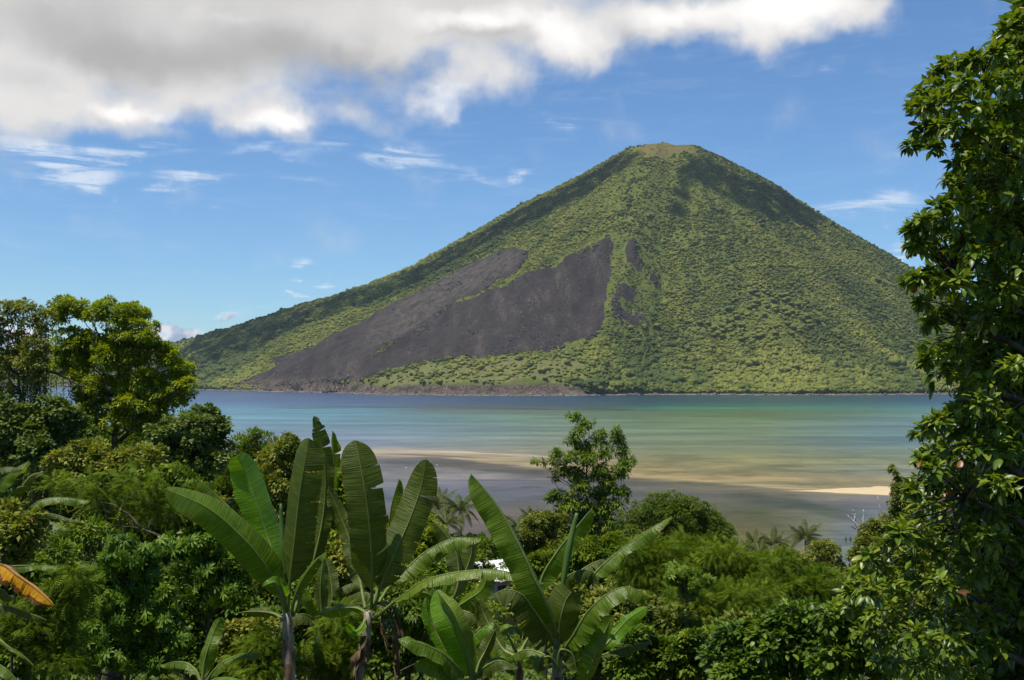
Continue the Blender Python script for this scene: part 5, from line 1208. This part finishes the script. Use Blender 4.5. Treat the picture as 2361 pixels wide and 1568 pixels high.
H_.leaf([(975,1200),(1060,1070),(1130,1030),(1200,1050)], 14, 50, (0,.8,.9), 'd', [.5,.6,.7,.7], pf=.2, tearR=4, droop=.7)
K_ = Banana(R3, 18.0, 'banana plant of dark hanging leaves directly right of the second tall one', 8, [(1650,1180),(1655,1280),(1660,1400),(1665,1568)], .09)
K_.leaf([(1650,1190),(1720,1050),(1720,880),(1660,760),(1590,690)], 70, 24, (-.1,1,.2), 'd', [0,0,.1,.2,.2], pf=.2)
K_.leaf([(1660,1190),(1730,1060),(1770,950),(1800,850),(1790,740)], 60, 50, (.2,1,.2), 'd', [0,.2,.4,.5,.5], pf=.2, tearL=3)
K_.leaf([(1660,1200),(1780,1120),(1860,1060),(1900,960)], 40, 70, (.2,1,.3), 'g', [0,-.2,-.2,-.2], pf=.2, tearR=3)
K_.leaf([(1660,1210),(1750,1180),(1840,1230),(1880,1330)], 20, 66, (0,1,.8), 'd', [0,-.3,-.4,-.4], pf=.1, tearR=4)
K_.leaf([(1645,1200),(1600,1120),(1540,1080),(1460,1085)], 14, 50, (0,.9,.8), 'g', [0,-.2,-.3,-.3], pf=.1)
K_.leaf([(1650,1220),(1650,1120),(1670,1020),(1700,960)], 24, 26, (0,1,.2), 'b', [0,-.3,-.4,-.4], pf=.1)
L_ = Banana(R4, 15.5, 'banana plant with pale leaves spreading low between the half-rolled leaf and the short plant', 9, [(330,1440),(335,1500),(338,1568)], .08)
L_.leaf([(325,1440),(270,1360),(300,1280),(390,1240)], 14, 50, (0,1,.6), 'g', [0,0,.1,.2], pf=.2, tearR=3)
L_.leaf([(340,1440),(370,1380),(440,1370),(540,1420),(630,1500)], 16, 66, (0,.9,.8), 'g', [0,-.3,-.4,-.5,-.5], pf=.1, droop=.5)
L_.leaf([(320,1440),(250,1390),(200,1410),(150,1480)], 45, 20, (0,.9,.8), 'b', [0,-.2,-.2,-.2], pf=.1, tearL=3)
L_.leaf([(335,1420),(340,1300),(310,1200),(250,1120)], 40, 40, (0,1,.1), 'd', [.1,.3,.4,.4], pf=.1)
L_.leaf([(338,1450),(420,1400),(470,1440),(520,1540)], 14, 60, (0,1,.7), 'd', [-.1,-.2,-.2,-.2], pf=.1)
# left edge
I_ = Banana(R2, 20, 'banana plant with arching dark leaves at the left edge, above the orange leaf', 10, [(-60,380),(-70,500),(-75,700)], .12)
I_.leaf([(-50,380),(60,330),(180,290),(300,200),(450,172),(688,200)], 14, 62, (0,.8,.9), 'g', [0,0,0,0,.1,.2], pf=.3, tearR=5, droop=.4)
I_.leaf([(-50,370),(0,288),(150,290),(330,335),(450,385),(556,430)], 22, 72, (0,.7,.9), 'g', [0,-.6,-.7,-.8,-.8,-.8], pf=.1, tearR=8, droop=.5)
I_.leaf([(-50,380),(100,340),(250,305),(400,300),(520,335),(650,372)], 12, 36, (0,.7,.9), 'd', [.3,.4,.5,.6,.6,.6], pf=.3, tearR=5, droop=.6)
I_.leaf([(-50,380),(0,230),(70,160),(140,100),(240,90)], 30, 44, (0,1,.5), 'g', [0,.3,.4,.4,.4], pf=.1, tearR=3)
I_.leaf([(-40,370),(90,190),(170,90),(240,10),(330,-20)], 34, 48, (0,1,.2), 'd', [.2,.5,.5,.5,.5], pf=.2)
I_.leaf([(-60,370),(-40,150),(20,40),(90,-30),(225,-110)], 20, 80, (0,.9,.7), 'g', [0,.2,.2,.2,.2], pf=.3, tearR=4)
I_.leaf([(-60,380),(-60,100),(-20,-30),(60,-60),(180,-40)], 20, 60, (0,1,.8), 'd', [-.2,-.3,-.3,-.3,-.3], pf=.3, tearR=4)
O_ = Banana(R2, 12.5, 'banana plant with a hanging orange withered leaf at the left edge', 11, [(-160,760),(-170,900),(-175,1200)], .11)
O_.leaf([(-140,740),(-60,680),(20,690),(130,770),(270,870),(418,1000)], 22, 118, (0,1,.35), 'o', [0,-.4,-.5,-.6,-.6,-.6], pf=.05, tearR=12, droop=.3, blunt=2)
O_.leaf([(-140,740),(0,715),(90,700),(210,694),(330,694),(462,706)], 10, 52, (0,.8,.8), 'g', [0,.2,.3,.4,.5,.5], pf=.1, droop=.3)
O_.leaf([(-150,800),(-60,860),(20,880),(100,960)], 20, 60, (0,.8,.8), 'd', [0,-.1,-.1,-.1], pf=.1)
O_.leaf([(-150,850),(-20,985),(90,1010),(220,1060),(360,1112)], 34, 52, (0,.8,.8), 'd', [0,-.2,-.2,-.1,0], pf=.1, blunt=1.8)
O_.leaf([(-150,1100),(-20,1240),(60,1310),(160,1370),(285,1485)], 14, 22, (0,1,.6), 'g', [0,-.8,-.9,-.9,-.9], pf=.1, droop=.6)
O_.leaf([(-150,1300),(-40,1430),(40,1480),(100,1540),(170,1640)], 10, 70, (0,1,.5), 'y', [0,-.9,-1.,-1.,-1.], pf=.1, tearR=4)

# ------------------------------------------------ small things
def house():
    D = 96; c = at(*R4(375, 985), D); gz = float(ground_z(c[0], D)); H = 3.0; zt = at(*R4(370, 915), D)[2]
    base = np.array([c[0], D+2, zt-1.55-2.7]); root = thing('house', 'small house with a white metal roof showing between the banana leaves', 'house', base); root.rotation_euler = (0, 0, .5)
    wall = bark_mat('plaster', (.45, .42, .36), (.55, .52, .46), 2); rf = bark_mat('white_roof', (.75, .76, .78), (.86, .86, .87), 2, .4); dk = bark_mat('dark_wood', (.05, .035, .025), (.10, .07, .05))
    def box(a, b):
        a, b = np.array(a, float), np.array(b, float); V = [[(a, b)[i & 1][0], (a, b)[i >> 1 & 1][1], (a, b)[i >> 2][2]] for i in range(8)]
        return V, None, [[0, 2, 3, 1], [4, 5, 7, 6], [0, 1, 5, 4], [2, 6, 7, 3], [0, 4, 6, 2], [1, 3, 7, 5]]
    def part(nm, boxes, m, par=None):
        a = Acc()
        for x in boxes: a.add(*box(*x))
        return link(nm, a.mesh(nm, m), par or root)
    part('wall', [((-2.6, -2, -2), (2.6, -1.85, 2.7)), ((-2.6, 1.85, -2), (2.6, 2, 2.7)), ((-2.6, -1.85, -2), (-2.45, 1.85, 2.7)), ((2.45, -1.85, -2), (2.6, 1.85, 2.7))], wall)
    a = Acc()
    for s in (-1, 1):
        for k in range(22):       # corrugated sheets
            x0, x1 = -3+k*6/22, -3+(k+1)*6/22; dz = .03*(k % 2)
            V = [[x, y, z+d+dz] for x in (x0, x1) for (y, z) in ((s*2.6, 2.62), (0, 4.1)) for d in (0, .04)]
            a.add(V, None, [[1, 3, 7, 5], [0, 4, 6, 2], [0, 1, 5, 4], [2, 6, 7, 3], [0, 2, 3, 1], [4, 5, 7, 6]])
    link('roof', a.mesh('roof', rf), root)
    d = part('door', [((-.45, -2.06, .0), (.45, -2.003, 2.05))], dk); part('handle', [((.3, -2.10, 1.0), (.36, -2.062, 1.12))], rf, d)
    for x in (-1.7, 1.3):
        w = part('window', [((x-.45, -2.05, 1.0), (x+.45, -2.003, 2.0))], dk); part('sill', [((x-.5, -2.12, .93), (x+.5, -2.003, .995))], wall, w)
house()

M_skin = bark_mat('skin', (.10, .055, .035), (.14, .08, .05), 3, .6)
def person(px, py, label, shirt, shorts, pose, seed):
    D = 262; p = at(px, py, D); base = np.array([p[0], D, -.28])
    root = thing('person', label, 'person', base, 'people wading on the tidal flat')
    a = pose
    J = {'pelvis': (0, 0, .95, .15), 'waist': (0, 0, 1.12, .13), 'chest': (0, 0, 1.34, .165), 'neck': (0, 0, 1.50, .06), 'head': (0, -.01, 1.62, .105), 'crown': (0, 0, 1.72, .085)}
    ch = [['pelvis', 'waist', 'chest', 'neck', 'head', 'crown']]
    for s, n in ((-1, 'l'), (1, 'r')):
        J[n+'hip'] = (s*.10, 0, .90, .095); J[n+'knee'] = (s*.11, -.05*s*a, .50, .06); J[n+'ank'] = (s*.12, .08*s*a, .09, .04); J[n+'toe'] = (s*.13, .08*s*a-.16, .03, .03)
        J[n+'sho'] = (s*.20, 0, 1.42, .06); J[n+'elb'] = (s*(.25+.1*a), .04, 1.15, .045); J[n+'wri'] = (s*(.26+.05*a), -.12*a, .92, .03); J[n+'hand'] = (s*(.26+.04*a), -.16*a, .83, .035)
        ch += [['pelvis', n+'hip', n+'knee', n+'ank', n+'toe'], ['chest', n+'sho', n+'elb', n+'wri', n+'hand']]
    def skin(nm, keys, chains, grow, m):
        ks = [k for k in J if k in keys]; me = bpy.data.meshes.new(nm); idx = {k: i for i, k in enumerate(ks)}
        ed = [(idx[u], idx[v]) for c in chains for u, v in zip(c[:-1], c[1:]) if u in idx and v in idx]
        me.from_pydata([J[k][:3] for k in ks], ed, []); me.materials.append(m); o = link(nm, me, root)
        md = o.modifiers.new('skin', 'SKIN'); md.use_smooth_shade = True
        for k, i in idx.items():
            r = J[k][3]*grow; me.skin_vertices[0].data[i].radius = (r, r*.85); me.skin_vertices[0].data[i].use_root = (i == 0)
        s = o.modifiers.new('sub', 'SUBSURF'); s.levels = s.render_levels = 1
    skin('body', list(J), ch, 1, M_skin)
    skin('shirt', ['waist', 'chest', 'lsho', 'rsho'], ch, 1.18, bark_mat('shirt', shirt, shirt, 3)); skin('shorts', ['pelvis', 'lhip', 'rhip'], ch, 1.22, bark_mat('shorts', shorts, shorts, 3))
    hair = Acc(); V, T = ico(2); hair.add(V*[.10, .11, .09]+[0, .01, 1.70], T); link('hair', hair.mesh('hair', bark_mat('hair', (.01, .01, .01), (.02, .02, .02)), smooth=True), root)
person(*R5(1358, 700), 'person in a dull red shirt wading on the tidal flat, left one of the two', (.30, .05, .06), (.05, .05, .07), .8, 1)
person(*R5(1387, 703), 'person in a greenish shirt wading on the tidal flat, right one of the two', (.09, .13, .11), (.04, .04, .05), .3, 2)

# egrets resting on the flats
def birds():
    m = bark_mat('white_feathers', (.8, .8, .78), (.88, .88, .86), 3, .7); lg = bark_mat('bird_legs', (.03, .03, .02), (.06, .05, .03))
    spots = [(R3(1433, 384), 'leftmost'), (R3(1500, 362), 'second from the left'), (R3(1608, 368), 'third from the left'), (R3(1702, 398), 'fourth from the left'), (R3(1570, 352), 'one farthest out')]
    a = Acc(); V, T = ico(2); a.add(V*[.10, .22, .11]*1.2+[0, 0, .48], T)
    tube(a, smooth_path(np.array([[0, -.18, .52], [0, -.34, .62], [0, -.28, .76], [0, -.32, .90]]), 10), np.linspace(.06, .028, 10), 7)
    a.add(V*[.04, .06, .04]+[0, -.34, .92], T); a.add(V*[.08, .12, .03]+[0, .26, .46], T); body = a.mesh('body', m, smooth=True)
    b = Acc(); [tube(b, [[x, 0, .42], [x, .05, .22], [x, 0, 0]], .012, 5) for x in (-.04, .04)]; legs = b.mesh('legs', lg)
    c = Acc(); tube(c, [[0, -.38, .92], [0, -.50, .90]], [.014, .003], 5); beak = c.mesh('beak', bark_mat('beak', (.4, .3, .03), (.5, .4, .05)))
    for i, ((px, py), wh) in enumerate(spots):
        D = 45*F/(py-858); p = at(px, py, D); r = thing('egret', 'small white wading bird on the mudflat behind the banana leaves, '+wh, 'bird', (p[0], D, 0), 'white birds on the mudflat')
        r.rotation_euler = (0, 0, 1.3+i*1.7)
        for nm, me in (('body', body), ('legs', legs), ('beak', beak)): link(nm, me, r)
birds()

# bare dead branches and driftwood
def snag(label, D, strokes, seed, r0=.13):
    rng = np.random.default_rng(seed); wd = Acc(); foot = at(*R5(*strokes[0][0]), D); gz = float(ground_z(foot[0], D)); base = np.array([foot[0], D, min(gz, foot[2]-.5)])
    limb(wd, base, foot, r0*1.2, r0, rng, .02)
    for i, st in enumerate(strokes):
        P = smooth_path(np.array([at(*R5(*q), D+.1*i) for q in st]), 12); P[1:-1] += rng.normal(size=(10, 3))*.03
        tube(wd, P, np.linspace(r0*(1 if i == 0 else .6), r0*.25, 12), 6)
    root = thing('dead_tree', label, 'dead tree', base); link('trunk', wd.mesh('trunk', M_white, base, True), root)
M_white = bark_mat('bleached_wood', (.34, .31, .27), (.52, .49, .44))
snag('bleached bare forked dead tree near the wading people', 76, [[(1450,680),(1430,630),(1405,590),(1370,555)], [(1408,592),(1412,560),(1400,520)], [(1430,640),(1405,630),(1388,622)], [(1418,610),(1412,575),(1418,545)]], 5, .11)
snag('short upright bleached stick beside the bare forked dead tree', 74, [[(1472,660),(1462,620),(1468,580),(1465,520)], [(1464,610),(1474,595),(1472,585)]], 6, .12)
snag('leaning bleached pole rising above the shore tree', 73, [[(1590,640),(1580,560),(1565,490),(1550,437)]], 7, .10)
def driftwood():
    px, py = R4(705, 432); D = 45*F/(py-858); p = at(px, py, D); rng = np.random.default_rng(3); wd = Acc()
    tube(wd, smooth_path(np.array([[-1.9, 0, .12], [-.6, .1, .3], [.6, 0, .28], [1.8, -.1, .55]]), 12), np.linspace(.2, .08, 12), 8, rough=.1, rng=rng); limb(wd, [.2, 0, .3], [.8, .2, .95], .07, .03, rng)
    o = link('driftwood', wd.mesh('driftwood', M_bark, smooth=True), None, 'dark driftwood log lying on the mudflat left of the tall centre tree', 'driftwood', loc=(p[0], D, -.05))
driftwood()

# ------------------------------------------------ air between here and the volcano
def build_haze():
    me = bpy.data.meshes.new('haze'); x0, x1, y0, y1, z0, z1 = -5200, 5200, -120, 5200, -32, 760
    V = [(x, y, z) for z in (z0, z1) for y in (y0, y1) for x in (x0, x1)]
    me.from_pydata(V, [], [(0, 2, 3, 1), (4, 5, 7, 6), (0, 1, 5, 4), (2, 6, 7, 3), (0, 4, 6, 2), (1, 3, 7, 5)])
    m = bpy.data.materials.new('haze'); m.use_nodes = True; m.node_tree.nodes.clear(); N = NT(m.node_tree)
    v = N.new('ShaderNodeVolumePrincipled'); v.inputs['Color'].default_value = (.80, .88, 1, 1); v.inputs['Density'].default_value = .000032
    v.inputs['Anisotropy'].default_value = .2
    out = N.new('ShaderNodeOutputMaterial'); N.l.new(v.outputs[0], out.inputs['Volume']); me.materials.append(m)
    link('haze', me, label='thin blue air over the strait', kind='stuff')
build_haze()
